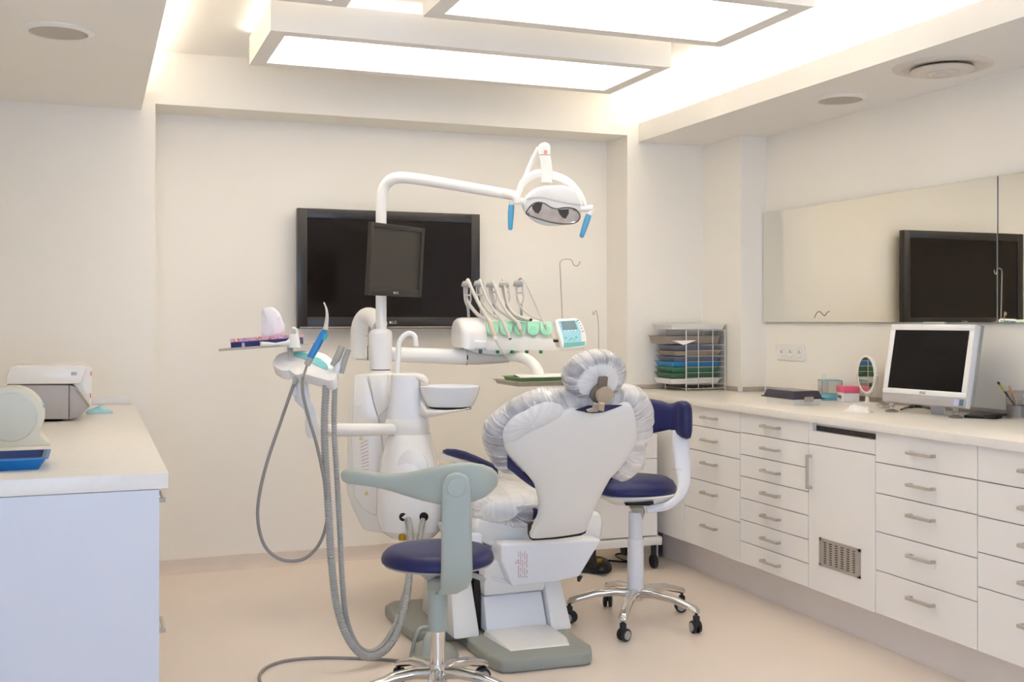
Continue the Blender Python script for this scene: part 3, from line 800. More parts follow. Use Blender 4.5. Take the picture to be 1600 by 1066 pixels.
part('foot', G().lathe([(0.062, 0.0), (0.062, 0.005), (0.05, 0.009), (0.0, 0.01)], Vector((mc.x, mc.y, ZT)), 36), 'white_enamel', t)
single('tissue', crumple(atZ(1342, 644, ZT), 0.10, 0.12, 0.034, 9, 11, 0.6), 'paper', 'crumpled white tissue on the worktop before the vanity mirror', 'tissue', 50)
c = atZ(1382, 638, ZT)
single('glass_dish', G().lathe([(0.018, 0), (0.02, 0.002), (0.028, 0.022), (0.03, 0.025), (0.027, 0.024), (0.017, 0.004), (0.0, 0.004)], c, 28), 'clear_plastic', 'tiny clear dish at the foot of the computer', 'dish')

# ------------------------------------------------------------------ all-in-one computer
A = atZ(1377, 627, 0.985); B = atZ(1507.5, 638, 0.985)
xd = (B - A); Wd = xd.length; xd.normalize(); rotz = math.atan2(xd.y, xd.x)
mid = (A + B) / 2
t = thing('desktop_computer', (mid.x, mid.y, ZT), 'white all-in-one desktop computer with a dark screen', 'computer', rot=rotz)
tilt = math.radians(11); Hh = 0.352
def L(x, z, y=0.0):                    # point on the tilted front: x from the left edge, z up the face
    return Vector((x - Wd / 2, math.sin(tilt) * z + math.cos(tilt) * y, (0.985 - ZT) + math.cos(tilt) * z - math.sin(tilt) * y))
def slab(x0, x1, z0, z1, y0, y1, bev=0.004):
    gg = G().prism([L(x0, z0, y0), L(x1, z0, y0), L(x1, z1, y0), L(x0, z1, y0)], L(0, 0, y1) - L(0, 0, y0), bev); return gg
part('casing', slab(0, Wd, 0, Hh, 0.004, 0.035), 'cool_white', t, local=True)
part('back_casing', slab(0.02, Wd - 0.004, 0.01, Hh + 0.008, 0.035, 0.062, 0.006), 'mid_grey', t, local=True)
g = G(); z0_, z1_, m_ = 0.064, Hh - 0.026, 0.026
for a in ((0, Wd, z1_, Hh), (0, Wd, 0.040, z0_), (0, m_, z0_, z1_), (Wd - m_, Wd, z0_, z1_)):
    gg = slab(a[0], a[1], a[2], a[3], -0.002, 0.006, 0.002); g.add(gg.v, gg.f)
part('bezel', g, 'white_enamel', t, local=True)
part('screen', slab(m_ - 0.001, Wd - m_ + 0.001, z0_ - 0.001, z1_ + 0.001, 0.0005, 0.005, 0.0), 'pc_screen', t, local=True)
part('speaker_bar', slab(0.002, Wd - 0.002, 0.0, 0.038, 0.0, 0.02, 0.004), 'sealer_grey', t, local=True)
part('webcam', slab(Wd * 0.36, Wd * 0.62, Hh - 0.004, Hh + 0.014, 0.012, 0.03, 0.003), 'mid_grey', t, local=True)
part('logo', text_geo('msi', 0.024, L(Wd / 2, 0.052, -0.0024), L(1, 0) - L(0, 0), L(0, 1) - L(0, 0)), 'mark', t, local=True)
st = part('sticker', slab(Wd - 0.058, Wd - 0.034, 0.008, 0.034, -0.001, 0.001, 0), 'carton_print', t, 0, local=True)
part('sticker', slab(Wd - 0.030, Wd - 0.010, 0.008, 0.034, -0.001, 0.001, 0), 'slate_knob', t, 0, local=True)
for x in (0.05, Wd - 0.055):
    c = L(x, 0.0, 0.012)
    part('foot', G().lathe([(0.028, 0.0), (0.028, 0.006), (0.012, 0.012), (0.011, 0.034), (0.018, 0.05)], Vector((c.x, c.y, 0)), 20), 'clear_plastic', t, local=True)
part('rear_stand', G().prism([Vector((-0.035, 0.10, 0)), Vector((-0.035, 0.112, 0)), Vector((-0.035, 0.075, 0.2)), Vector((-0.035, 0.062, 0.2))], (0.07, 0, 0), 0.001), 'cool_white', t, local=True)
single('black_cable', G().tube(smooth_path([atZ(u, v, ZT + 0.006) for u, v in ((1408, 640), (1416, 637), (1430, 635), (1442, 636), (1452, 638), (1470, 640))], 6), [0.004 + 0.006 * (8 < k < 17) for k in range(31)], 8), 'black', 'short black cable with a thick plug lying under the computer', 'cable')
a = atZ(1509, 652, ZT); g = G()
g.prism([atZ(u, v, ZT) for u, v in ((1506, 653), (1556, 655.5), (1566, 654), (1566, 645), (1540, 641))], (0, 0, 0.012), 0.003)
single('graphics_tablet', g, 'black', 'flat black tablet lying between the computer and the pen cup', 'tablet')
g = G().tube([atZ(1536, 651, ZT + 0.016), atZ(1572, 648, ZT + 0.018)], 0.0045, 10)
single('marker_pen', g, 'rubber', 'dark marker pen resting on the flat black tablet', 'pen')
pc_ = Vector((atZ(1591, 655, ZT).x + 0.02, atZ(1591, 655, ZT).y + 0.02, ZT))
t = thing('pen_cup', pc_, 'grey see-through mesh pen cup at the picture edge', 'cup')
rr, hh = 0.046, 0.112
g = G().lathe([(rr, 0.003), (rr, 0.055), (rr - 0.0015, 0.055), (rr - 0.0015, 0.004), (0, 0.004), (0, 0.0), (rr, 0.0)], pc_, 36)
part('cup', g, 'mesh_grey', t)
g = G()
for k in range(36):
    a = 2 * math.pi * k / 36; b = a + 0.5
    for s_ in (1, -1):
        g.tube([pc_ + Vector((rr * math.cos(a + s_ * 0.35 * q), rr * math.sin(a + s_ * 0.35 * q), 0.055 + (hh - 0.055) * q)) for q in (0, 0.5, 1)], 0.0006, 4)
part('wire_mesh', g, 'mesh_grey', t, kind='stuff')
part('rim', G().tube([pc_ + Vector((rr * math.cos(a), rr * math.sin(a), hh)) for a in [2 * math.pi * k / 36 for k in range(37)]], 0.0025, 6), 'dull_steel', t)
part('foot_ring', G().lathe([(rr + 0.002, 0.0), (rr + 0.002, 0.006), (rr, 0.006)], pc_, 36), 'dull_steel', t)
dn = pc_.dot(FW)
t = thing('pencil', pc_ + Vector((0, 0, 0.01)), 'dark pencil with an olive band leaning out of the cup', 'pencil')
tip = P(1559, 597, dn); base = pc_ + Vector((0.01, -0.012, 0.012)); dv = (tip - base)
part('shaft', G().tube([base, base + dv * 0.72], 0.0042, 8), 'rubber', t)
part('band', G().tube([base + dv * 0.72, base + dv * 0.93], 0.0045, 8), 'olive', t)
part('cap', G().tube([base + dv * 0.93, tip], 0.005, 8), 'black', t)
t = thing('pencil', pc_ + Vector((0, 0, 0.011)), 'orange pencil standing in the mesh cup', 'pencil')
tip = P(1577, 603, dn); base = pc_ + Vector((0.012, 0.008, 0.012)); dv = tip - base
part('shaft', G().tube([base, base + dv * 0.93], 0.0042, 8), 'orange', t)
part('eraser', G().tube([base + dv * 0.93, tip], 0.0044, 8), 'bronze', t)

# ================================================================== DENTAL UNIT
D1 = 5.16                              # depth of the lamp post
post = P(595.5, 545, D1)
t = thing('dental_unit', (post.x, post.y, 0.33), 'white dental unit with spittoon bowl and water column', 'dental unit')
UNIT = t
# rear cabinet of the unit
def K0(x, y): return (540 + x / 3.675, 560 + y / 3.675)      # crop coordinates
out = [(553, 586), (612, 583), (636, 600), (652, 700), (656, 828), (606, 836), (567, 829), (550, 795), (541, 768), (543, 650)]
g = G().prism([P(u, v, 5.06) for u, v in out], FW * 0.24, 0.014, 3)
cab = part('cabinet', g, 'white_plastic', t)
out = [(553, 588), (572, 586), (583, 626), (592, 652), (600, 705), (600, 785), (594, 803), (585, 806), (566, 795), (553, 775), (549, 690)]
pn = part('side_panel', G().prism([P(u, v, 5.045) for u, v in out], FW * 0.02, 0.006, 2), 'white_enamel', t)
out = [(575, 586), (606, 585), (608, 636), (590, 652), (583, 626)]
part('shoulder', G().prism([P(u, v, 5.035) for u, v in out], FW * 0.03, 0.008, 2), 'white_enamel', t)
g = G()
for k in range(9):
    a = P(563 + k * 0.3, 694 + k * 5.2, 5.0445); b = P(575 + k * 0.2, 688 + k * 5.6, 5.0445); g.tube([a, b], 0.0011, 4)
part('printed_notice', g, 'red_print', pn)
g = G()
for (u, v) in ((563.5, 684), (572, 770)):
    g.prism([P(u - 3, v + 4, 5.0448), P(u + 4, v + 4, 5.0448), P(u + 0.5, v - 4, 5.0448)], -FW * 0.0008)
part('printed_warning', g, 'yellow_print', pn)
part('seam', G().tube(smooth_path([P(u, v, 5.0448) for u, v in ((583, 630), (594, 668), (599.5, 720), (599.5, 782), (594, 800), (584, 805))], 5), 0.0012, 5), 'grey_print', pn)
part('latch_knob', G().tube([P(560, 632, 5.046), P(560, 632, 5.02)], 0.008, 12), 'white_plastic', pn)
# lower body
rows = [(677, 609, 672, 4.92, .095), (681, 607, 673, 4.92, .10), (690, 604, 675, 4.92, .11), (715, 597, 681, 4.92, .125), (760, 590, 692, 4.92, .14), (800, 589, 695, 4.92, .145), (824, 595, 692, 4.92, .14), (836, 610, 680, 4.92, .11)]
lower = part('lower_body', G().sections_v(rows, 32, 3.0), 'white_enamel', t)
part('service_cover', G().prism([P(644 + 24 * math.cos(a), 733 + 31 * math.sin(a), 4.794) for a in [2 * math.pi * k / 28 for k in range(28)]], FW * 0.02, 0.002), 'white_enamel', lower)
for u in (630, 662):
    cpt = P(u, 808, 4.778)
    part('hose_port', G().lathe([(0.0, 0.002), (0.017, 0.002), (0.02, 0.0), (0.02, -0.02)], cpt, 20, ax=-FW), 'dark_gap', lower)
cpt = P(629, 834, 4.80)
part('hose_fitting', G().tube([cpt + UP * 0.02, cpt - UP * 0.028], 0.018, 14), 'brass', lower)
# column
part('collar', G().sections_v([(653, 606, 668, 4.92, .088), (656, 604, 669, 4.92, .09), (675, 601, 672, 4.92, .092), (677, 603, 671, 4.92, .09)], 32, 3.4), 'white_plastic', t)
g = G().sections_v([(676.4, 604, 670, 4.92, .087), (677.6, 604, 670, 4.92, .087)], 32, 3.4).sections_v([(652.2, 607, 667, 4.92, .085), (653.8, 607, 667, 4.92, .085)], 32, 3.4)
g.sections_v([(591.4, 612.5, 655.5, 4.92, .072), (592.4, 612.5, 655.5, 4.92, .072)], 32, 3.4)
part('joint_line', g, 'dark_gap', t)
part('column', G().sections_v([(592, 612, 656, 4.92, .073), (630, 609, 661, 4.92, .08), (653, 605.5, 668, 4.92, .087)], 32, 3.6), 'cool_white', t)
g = G().sections_v([(583, 616, 652, 4.92, .066), (585, 612.5, 655, 4.92, .073), (592, 611.5, 656, 4.92, .074)], 32, 3.6)
g.sections_u([(650, 583, 592, 4.90, .045), (660, 584, 596, 4.90, .04), (667, 590, 600, 4.90, .03), (669, 594, 599, 4.90, .02)], 16, 2.6)
part('column_cap', g, 'white_plastic', t)
# spittoon bowl
bc = P(703, 604, 4.86); br = 47 * 4.86 / F
kb = 4.86 / F
prof = [(0.0, -31 * kb), (34 * kb, -31 * kb), (37 * kb, -28 * kb), (42 * kb, -18 * kb), (46 * kb, -5 * kb), (47 * kb, 0.0), (46 * kb, 1.5 * kb), (45 * kb, 0.0), (43.5 * kb, -5 * kb), (36 * kb, -22 * kb), (12 * kb, -26 * kb), (0.0, -26 * kb)]
part('bowl', G().lathe(prof, bc, 48, ax=UP, xd=RT, sy=0.75), 'bowl', t)
g = G().sections_u([(658, 617, 653, 4.89, .055), (668, 636, 652.5, 4.88, .075), (690, 636.5, 648, 4.87, .095), (715, 636.5, 642.5, 4.865, .08), (735, 636, 638.5, 4.86, .04)], 24, 2.4)
part('bowl_support', g, 'white_plastic', t, 60)
part('bowl_gap', G().lathe([(0.0, -35.5 * kb), (33 * kb, -35.5 * kb), (33 * kb, -30 * kb), (0.0, -30 * kb)], bc, 40, ax=UP, xd=RT, sy=0.75), 'dark_gap', t)
part('spout', G().tube(smooth_path([P(u, v, 4.88) for u, v in ((620, 586), (622, 555), (624, 536), (631, 525), (640, 521), (648, 526), (650, 541))], 6), 0.0115, 14), 'white_enamel', t)
# socket of the lamp post and the elbow behind it
part('post_socket', G().sections_v([(514, 586, 605, D1, .03), (517, 579, 611, D1, .045), (522, 576.5, 613, D1, .053), (577, 578.5, 611.5, D1, .05)], 32, 2.2), 'cool_white', t)
part('socket_ring', G().sections_v([(576.5, 580, 610, D1, .047), (579, 580, 610, D1, .047)], 32, 2.2), 'dark_gap', t)
part('socket_foot', G().sections_v([(578.5, 579, 611, D1, .05), (600, 576, 614, D1, .06)], 32, 2.4), 'white_plastic', t)
el = smooth_path([P(u, v, d) for u, v, d in ((561.5, 560, 5.30), (561, 530, 5.30), (563, 508, 5.29), (571, 495, 5.27), (583, 496, 5.23), (593, 510, 5.19))], 6)
part('elbow', G().tube(el, 0.041, 20), 'white_plastic', t)
part('elbow_seam', G().tube([P(561.3, 524.4, 5.30), P(561.3, 525.6, 5.30)], 0.0415, 20), 'grey_print', t)
# swing arm to the instrument console
a0, a1 = P(556, 551.5, 5.30), P(729, 558, 5.38)
part('swing_arm', G().tube([a0, a0 + (a1 - a0) * .1, a0 + (a1 - a0) * .4, a1], [0.034, 0.0345, 0.036, 0.039], 24), 'white_enamel', t)
g = G().tube([P(728, 558, 5.3795), P(730, 558, 5.3805)], 0.0395, 24).tube([P(574, 552, 5.308), P(575.3, 552, 5.3085)], 0.0355, 24)
part('arm_joint', g, 'dark_gap', t)
part('arm_end', G().sections_u([(730, 545, 570, 5.38, .038), (745, 547, 570, 5.38, .04), (780, 551, 568, 5.39, .04), (795, 554, 566.5, 5.39, .035), (799, 557, 563, 5.39, .02)], 20, 2.6), 'hose_pale', t)
# curved arm carrying the tray
part('tray_arm', G().tube(smooth_path([P(u, v, d) for u, v, d in ((785, 556, 5.39), (805, 557, 5.36), (822, 561, 5.31), (835, 571, 5.27), (842, 584, 5.25), (843, 594, 5.25))], 6), [0.026] * 12 + [0.0265] * 12 + [0.026] * 7, 18), 'white_enamel', t)
# tray plate hanging on the tray arm
tz = 1.045
g = tray_geo(1.80, 2.34, 4.66, 4.98, tz, 0.022, 0.016)
TR = thing('tray_holder', (2.07, 4.82, tz), 'steel tray plate hanging under the instrument console', 'tray holder')
part('plate', g, 'dull_steel', TR, 40)
part('hook_rod', G().tube(smooth_path([Vector((2.315, 4.9, tz + 0.01)), P(935, 560, 5.405), P(935, 510, 5.405), P(933.5, 494, 5.405), P(931.5, 486, 5.405), P(929.5, 487, 5.405), P(928.3, 491, 5.405), P(927, 491.5, 5.405), P(925, 486.5, 5.405)], 6), 0.0022, 8), 'dull_steel', TR, label='thin steel rod with a bent hook')
single('instrument_tray', tray_geo(1.835, 2.30, 4.69, 4.95, tz + 0.0035, 0.034, 0.018), 'instrument_tray_green', 'green tray on the steel plate beside the headrest', 'tray', 45)
single('paper_liner', G().prism([Vector(q) for q in ((1.83, 4.685, tz + 0.039), (2.28, 4.685, tz + 0.039), (2.30, 4.93, tz + 0.040), (1.90, 4.95, tz + 0.040))], (0, 0, 0.004)), 'paper', 'white paper liner covering the green instrument tray', 'paper', 0)

# ================================================================== OPERATING LAMP
DL = 5.08
t = thing('operating_lamp', (post.x, post.y, P(595.5, 515, D1).z), 'white dental operating lamp on a long bent arm', 'lamp')
pth = smooth_path([P(u, v, d) for u, v, d in ((595.5, 516, D1), (595.5, 430, D1), (595.5, 345, D1), (596, 312, D1), (600, 293, D1), (611, 281, D1 - .01), (628, 277.5, D1 - .015), (660, 281, D1 - .025), (720, 291, D1 - .045), (775, 300.5, D1 - .06), (806, 306, D1 - .07))], 6)
rr = []
for p_ in pth:
    rr.append(0.0255)
n = len(pth)
rr = [0.0255 if i < n * 0.45 else 0.027 if i < n * 0.62 else 0.027 - 0.004 * (i - n * 0.62) / (n * 0.38) for i in range(n)]
part('arm', G().tube(pth, rr, 20), 'white_enamel', t)
def Lp(x, y, d=DL): return P(790 + x / 5.925, 210 + y / 5.925, d)
part('arm_knuckle', G().tube([Lp(-10, 545, 5.09), Lp(60, 560, 5.07), Lp(95, 590, 5.06), Lp(98, 640, 5.06)], [0.022, 0.022, 0.018, 0.014], 16), 'white_enamel', t)
# head housing: rounded shell, open face towards the chair
cen = Lp(432, 672); nf = (-FW * 0.93 - UP * 0.30 + RT * 0.05).normalized()
hx = (RT + UP * -0.075); hx = (hx - nf * hx.dot(nf)).normalized(); hy = nf.cross(hx); hy = hy if hy.z > 0 else -hy
oc = [(-280, 5), (-262, -60), (-225, -115), (-150, -165), (-60, -192), (40, -200), (130, -195), (200, -170), (255, -120), (282, -50), (284, 5), (262, 60), (205, 120), (120, 165), (20, 180), (-70, 178), (-160, 148), (-235, 90)]
oc = smooth_path([(a, b, 0) for a, b in oc], 3, True)
sc_ = DL / F / 5.925
outl = [cen + hx * (q.x * sc_) + hy * (-q.y * sc_) for q in oc]
head = part('head', G().pillow(outl, nf, [(0.0, 0.026), (0.55, 0.026), (0.8, 0.024), (0.92, 0.018), (0.98, 0.006), (1.0, -0.012), (0.97, -0.04), (0.85, -0.066), (0.6, -0.086), (0.0, -0.095)]), 'white_enamel', t, 60)
# visor brow
vis = [(-268, -60), (-225, -110), (-150, -172), (-60, -198), (40, -205), (140, -198), (215, -165), (268, -45), (230, -42), (140, -52), (50, -62), (-40, -78), (-110, -92), (-180, -86)]
vo = [cen + hx * (a * sc_) + hy * (-b * sc_) + nf * 0.016 for a, b in vis]
part('visor', G().prism(vo, nf * 0.016, 0.006, 3), 'white_enamel', head, 60)
ln = [(-240, 65), (-225, 20), (-190, -25), (-140, -47), (-80, -40), (-20, -8), (40, 4), (90, -8), (150, -14), (210, -2), (250, 35), (258, 75), (235, 115), (180, 136), (90, 142), (0, 134), (-90, 116), (-180, 92)]
lno = smooth_path([(a, b, 0) for a, b in ln], 4, True)
lens = [cen + hx * (q.x * sc_) + hy * (-q.y * sc_) + nf * 0.0285 for q in lno]
rf = part('reflector', G().pillow(lens, nf, [(1.0, -0.001), (0.98, 0.001), (0.75, -0.004), (0.4, -0.010), (0.0, -0.012)]), 'reflector', t, 60, label='silvery reflector behind the lamp face')
part('lens_rim', G().tube(lens + [lens[0], lens[1]], 0.0028, 8), 'lamp_rim', t)
for q in ([(-195, -10), (-150, -42), (-98, -45), (-108, 20), (-128, 58), (-160, 50), (-185, 20)], [(45, 10), (95, 5), (150, 0), (152, 40), (128, 90), (100, 85), (70, 55)]):
    part('shade_plate', G().prism([cen + hx * (a * sc_) + hy * (-b * sc_) + nf * 0.0268 for a, b in q], nf * 0.003, 0.0), 'lens_dark', rf, 0)
# yoke over the head
yk = smooth_path([Lp(120, 600), Lp(122, 545), Lp(150, 465), Lp(210, 400), Lp(290, 366), Lp(380, 372), Lp(480, 392), Lp(580, 440), Lp(660, 520), Lp(715, 600), Lp(742, 672)], 5)
rings = []
for i, p_ in enumerate(yk):
    q = i / (len(yk) - 1); wv = 0.006 + 0.014 * math.sin(math.pi * min(1, max(0, (q - 0.0)))) ** 0.7
    tn = (yk[min(i + 1, len(yk) - 1)] - yk[max(i - 1, 0)]).normalized(); nr = tn.cross(FW).normalized()
    rings.append([p_ + nr * (wv * math.cos(a)) + FW * (0.009 * math.sin(a)) for a in [2 * math.pi * k / 14 for k in range(14)]])
part('yoke', G().loft(rings), 'white_enamel', t, 60)
part('stem', G().sections_v([(286, 845, 863, DL, .024), (265, 845.5, 863.5, DL, .025), (252, 844, 861.5, DL, .025), (243.5, 842, 860, DL, .026)], 20, 2.2), 'white_enamel', t)
part('stem_seam', G().sections_v([(243.8, 842.3, 859.8, DL, .0255), (242.6, 842.3, 859.8, DL, .0255)], 20, 2.2), 'lamp_rim', t)
part('stem_head', G().sections_v([(242.6, 842, 860, DL, .026), (232, 840.5, 860, DL, .028), (227, 842, 859, DL, .026), (224, 845.5, 856.5, DL, .018), (222.8, 849, 853, DL, .006)], 20, 2.2), 'white_enamel', t)
cm = P(852.5, 237.6, DL - 0.0285)
part('red_emblem', G().tube([cm + (RT * math.cos(a) + UP * math.sin(a)) * 0.0065 for a in [2 * math.pi * k / 16 for k in range(17)]], 0.0018, 6), 'red', t)
part('strut', G().tube([P(842, 231, DL + .03), P(833, 248, DL + .04), P(822, 272, DL + .03), P(813, 300, DL)], [0.012, 0.011, 0.009, 0.009], 12), 'white_enamel', t)
for hub, pts, tilt_ in (((Lp(62, 614), Lp(178, 622)), [Lp(54, 655), Lp(50, 720), Lp(46, 800), Lp(43, 886)], 0), ((Lp(690, 690), Lp(806, 685)), [Lp(770, 745), Lp(752, 800), Lp(725, 880), Lp(700, 955)], 0)):
    part('pivot', G().tube([hub[0], hub[1]], [0.013, 0.016], 16), 'white_enamel', t)
    top = hub[0] if pts[0].dot(RT) < cen.dot(RT) else hub[1]
    hd = part('handle', G().tube([pts[0], pts[0] + (pts[1] - pts[0]) * 0.3, pts[1], pts[2], pts[2] + (pts[3] - pts[2]) * .85, pts[3]], [0.0125, 0.0145, 0.0145, 0.013, 0.011, 0.007], 14), 'handle_blue', t)
    part('handle_collar', G().tube([top - UP * 0.005, pts[0]], [0.013, 0.0125], 14), 'white_enamel', hd)

# ================================================================== MONITOR ON THE POST
TL, TR_, BR, BL = P(580, 346.5, 4.90), P(664, 357.5, 5.22), P(656.5, 464.5, 5.22), P(571.5, 461.5, 4.90)
mx = ((TR_ - TL) + (BR - BL)) / 2; mw = mx.length; mx.normalize()
my = ((TL - BL) + (TR_ - BR)) / 2; mh = my.length; my = (my - mx * my.dot(mx)).normalized()
mn = mx.cross(my)                      # faces the room
mo = (TL + TR_ + BR + BL) / 4
t = thing('monitor', post + Vector((0, 0, 0.26)), 'dark grey flat monitor clamped to the lamp post', 'monitor')
MM = Matrix((mx, my, mn)).transposed().to_4x4(); MM.translation = mo
g = G(); b_ = 0.022
g.box((-mw / 2 + b_, mh / 2 - b_, -0.012), (mw / 2 - b_, mh / 2, 0.004), 0.001, 2, MM).box((-mw / 2 + b_, -mh / 2, -0.012), (mw / 2 - b_, -mh / 2 + 0.034, 0.004), 0.001, 2, MM)
g.box((-mw / 2, -mh / 2, -0.012), (-mw / 2 + b_, mh / 2, 0.004), 0.001, 2, MM).box((mw / 2 - b_, -mh / 2, -0.012), (mw / 2, mh / 2, 0.004), 0.001, 2, MM)
part('bezel', g, 'monitor_bezel', t)
part('screen', G().box((-mw / 2 + b_ - 0.002, -mh / 2 + 0.032, -0.01), (mw / 2 - b_ + 0.002, mh / 2 - b_ + 0.002, -0.002), 0, 2, MM), 'monitor_screen', t, 0)
part('casing', G().box((-mw / 2 + 0.05, -mh / 2 + 0.04, -0.045), (mw / 2 - 0.05, mh / 2 - 0.04, -0.011), 0.008, 2, MM), 'black', t)
lg = part('logo', text_geo('LG', 0.016, MM @ Vector((0.012, -mh / 2 + 0.016, 0.0045)), mx, my), 'silver_print', t)
part('emblem', G().lathe([(0.006, 0), (0.006, 0.0008), (0, 0.0008)], MM @ Vector((-0.008, -mh / 2 + 0.016, 0.0042)), 16, ax=mn), 'silver_print', lg)
pm_ = Vector((post.x, post.y, mo.z)); at_ = MM @ Vector((-0.05, 0, -0.045))
part('mount_arm', G().tube([pm_, at_], 0.018, 12), 'monitor_bezel', t)
part('clamp', G().lathe([(0.033, -0.03), (0.033, 0.03), (0.0265, 0.03), (0.0265, -0.03)], pm_, 24), 'monitor_bezel', t)

# ================================================================== INSTRUMENT CONSOLE
def I(x, y, d): return P(700 + x / 6.957, 420 + y / 6.957, d)
t = thing('instrument_console', P(795, 550, 5.40), 'instrument console with five hose arms and mint mats', 'console')
# long body: rounded section carried from end to end
dl, dr = 5.28, 5.46                    # depth of the two ends (runs along the wall)
def prof_ring(pts, d, du=0.0):
    return pts
NB = []
def sect(u, top, bot, d, back):
    """wedge section: low front lip, sloping mat, rounded crown"""
    pts = [(0.0, bot), (-0.005, bot - 4), (0.0, bot - 18), (0.028, top + 19), (0.062, top + 6), (0.09, top + 1), (0.12, top), (0.15, top + 3), (0.175, top + 12), (0.185, top + 26), (0.175, bot - 4), (0.16, bot)]
    return [P(u, v, d) + Vector((0, q, 0)) * back for q, v in pts]
rows = [(760, 500, 547, 5.27), (775, 498, 547.5, 5.285), (800, 498, 547.5, 5.31), (830, 499, 547.5, 5.345), (852, 500, 547.5, 5.37), (864, 508, 548, 5.385), (870, 518, 548, 5.39)]
body = part('body', G().loft([sect(u, a, b, d, 1.0) for u, a, b, d in rows]), 'white_plastic', t, 40)
# rounded end housing
g = G(); rings = []
for x, y, sc1 in ((150, 690, 0.8), (165, 640, 0.95), (260, 600, 1.0), (395, 600, 1.0)):
    pass
endp = [(0.0, 546), (0.0, 524), (0.012, 512), (0.04, 502), (0.08, 497), (0.12, 496), (0.16, 499), (0.19, 508), (0.2, 522), (0.19, 546)]
def ering(u, d, s_):
    cz = P(u, 522, d).z
    out = []
    for q, v in endp:
        p_ = P(u, v, d) + Vector((0, q, 0)); c_ = P(u, 526, d) + Vector((0, 0.1, 0))
        out.append(c_ + (p_ - c_) * s_)
    return out
part('end_housing', G().loft([ering(722.5, 5.225, 0.72), (ering(723.5, 5.225, 0.86)), ering(727, 5.228, 0.96), ering(734, 5.235, 1.0), ering(757, 5.255, 1.0), ering(761, 5.26, 0.97)]), 'white_enamel', t, 40)
part('housing_band', G().sections_u([(742, 532, 545, 5.235, .02), (760, 533, 545, 5.25, .02)], 12, 4), 'cool_white', t)
# mint mats
for k, cx in enumerate((480, 630, 780, 925, 1068)):
    d_ = 5.266 + k * 0.0235
    pts = []
    for a in range(0, 181, 15):
        pts.append((cx + 62 * math.cos(math.radians(a)), 670 + 58 * math.sin(math.radians(a))))
    w0 = 75 if k < 4 else 55
    pts += [(cx - 74, 580), (cx + w0, 580)]
    nrm = Vector((0, -0.75, 0.66))
    p0 = P(700 + cx / 6.957, 520, d_) + Vector((0, 0.012, 0))
    pl = [on_plane(700 + x / 6.957, 420 + y / 6.957, p0, nrm) for x, y in pts]
    mm = part('mat', G().prism(pl, nrm * 0.006, 0.002, 1), 'mint', t, label='mint green rubber mat')
    ring_ = [on_plane(700 + (cx + 42 * math.cos(a)) / 6.957, 420 + (668 + 42 * math.sin(a)) / 6.957, p0 + nrm * 0.006, nrm) for a in [2 * math.pi * q / 20 for q in range(20)]]
    part('dimple', G().prism(ring_, nrm * 0.0015, 0.0), 'mint_dark', mm, 0)
# whip arms
arms = [(225, 525, 203, 135), (370, 520, 335, 130), (508, 492, 470, 140), (650, 492, 610, 140), (800, 500, 765, 130)]
DA = [5.345, 5.37, 5.395, 5.42, 5.445]
for k, (bx_, by_, tx_, ty_) in enumerate(arms):
    d = DA[k]; w_ = part('hose_arm', G().tube([I(bx_, by_ + 12, d), I(bx_ - 4, by_ - 60, d), I(bx_ - 8, by_ - 112, d)], [0.0075, 0.0065, 0.009], 10), 'mid_grey', t)
    ny = by_ - 112
    for s_ in (-1, 1):
        part('fork_rail', G().tube(smooth_path([I(bx_ - 8 + s_ * 8, ny, d), I(bx_ - 10 + s_ * 30, ny - 60, d), I((bx_ + tx_) / 2 - 4 + s_ * 34, ny - 140, d), I(tx_ + 8 + s_ * 36, ty_ + 30, d)], 5), 0.0042, 8), 'hose_pale', w_)
    part('cross_bar', G().tube([I((bx_ + tx_) / 2 - 38, ny - 125, d), I((bx_ + tx_) / 2 + 32, ny - 125, d)], 0.0045, 8), 'hose_pale', w_)
    c0 = I(tx_ + 5, ty_ + 30, d)
    g = G().sections_u([(700 + (tx_ - 56) / 6.957, 420 + (ty_ + 30) / 6.957, 420 + (ty_ + 62) / 6.957, d - .005, .008), (700 + (tx_ - 40) / 6.957, 420 + (ty_ + 2) / 6.957, 420 + (ty_ + 62) / 6.957, d - .005, .012), (700 + tx_ / 6.957, 420 + (ty_ - 5) / 6.957, 420 + (ty_ + 72) / 6.957, d, .016), (700 + (tx_ + 45) / 6.957, 420 + (ty_ + 8) / 6.957, 420 + (ty_ + 66) / 6.957, d, .014), (700 + (tx_ + 52) / 6.957, 420 + (ty_ + 20) / 6.957, 420 + (ty_ + 55) / 6.957, d, .008)], 14, 2.4)
    part('saddle', g, 'mid_grey', w_, 50)
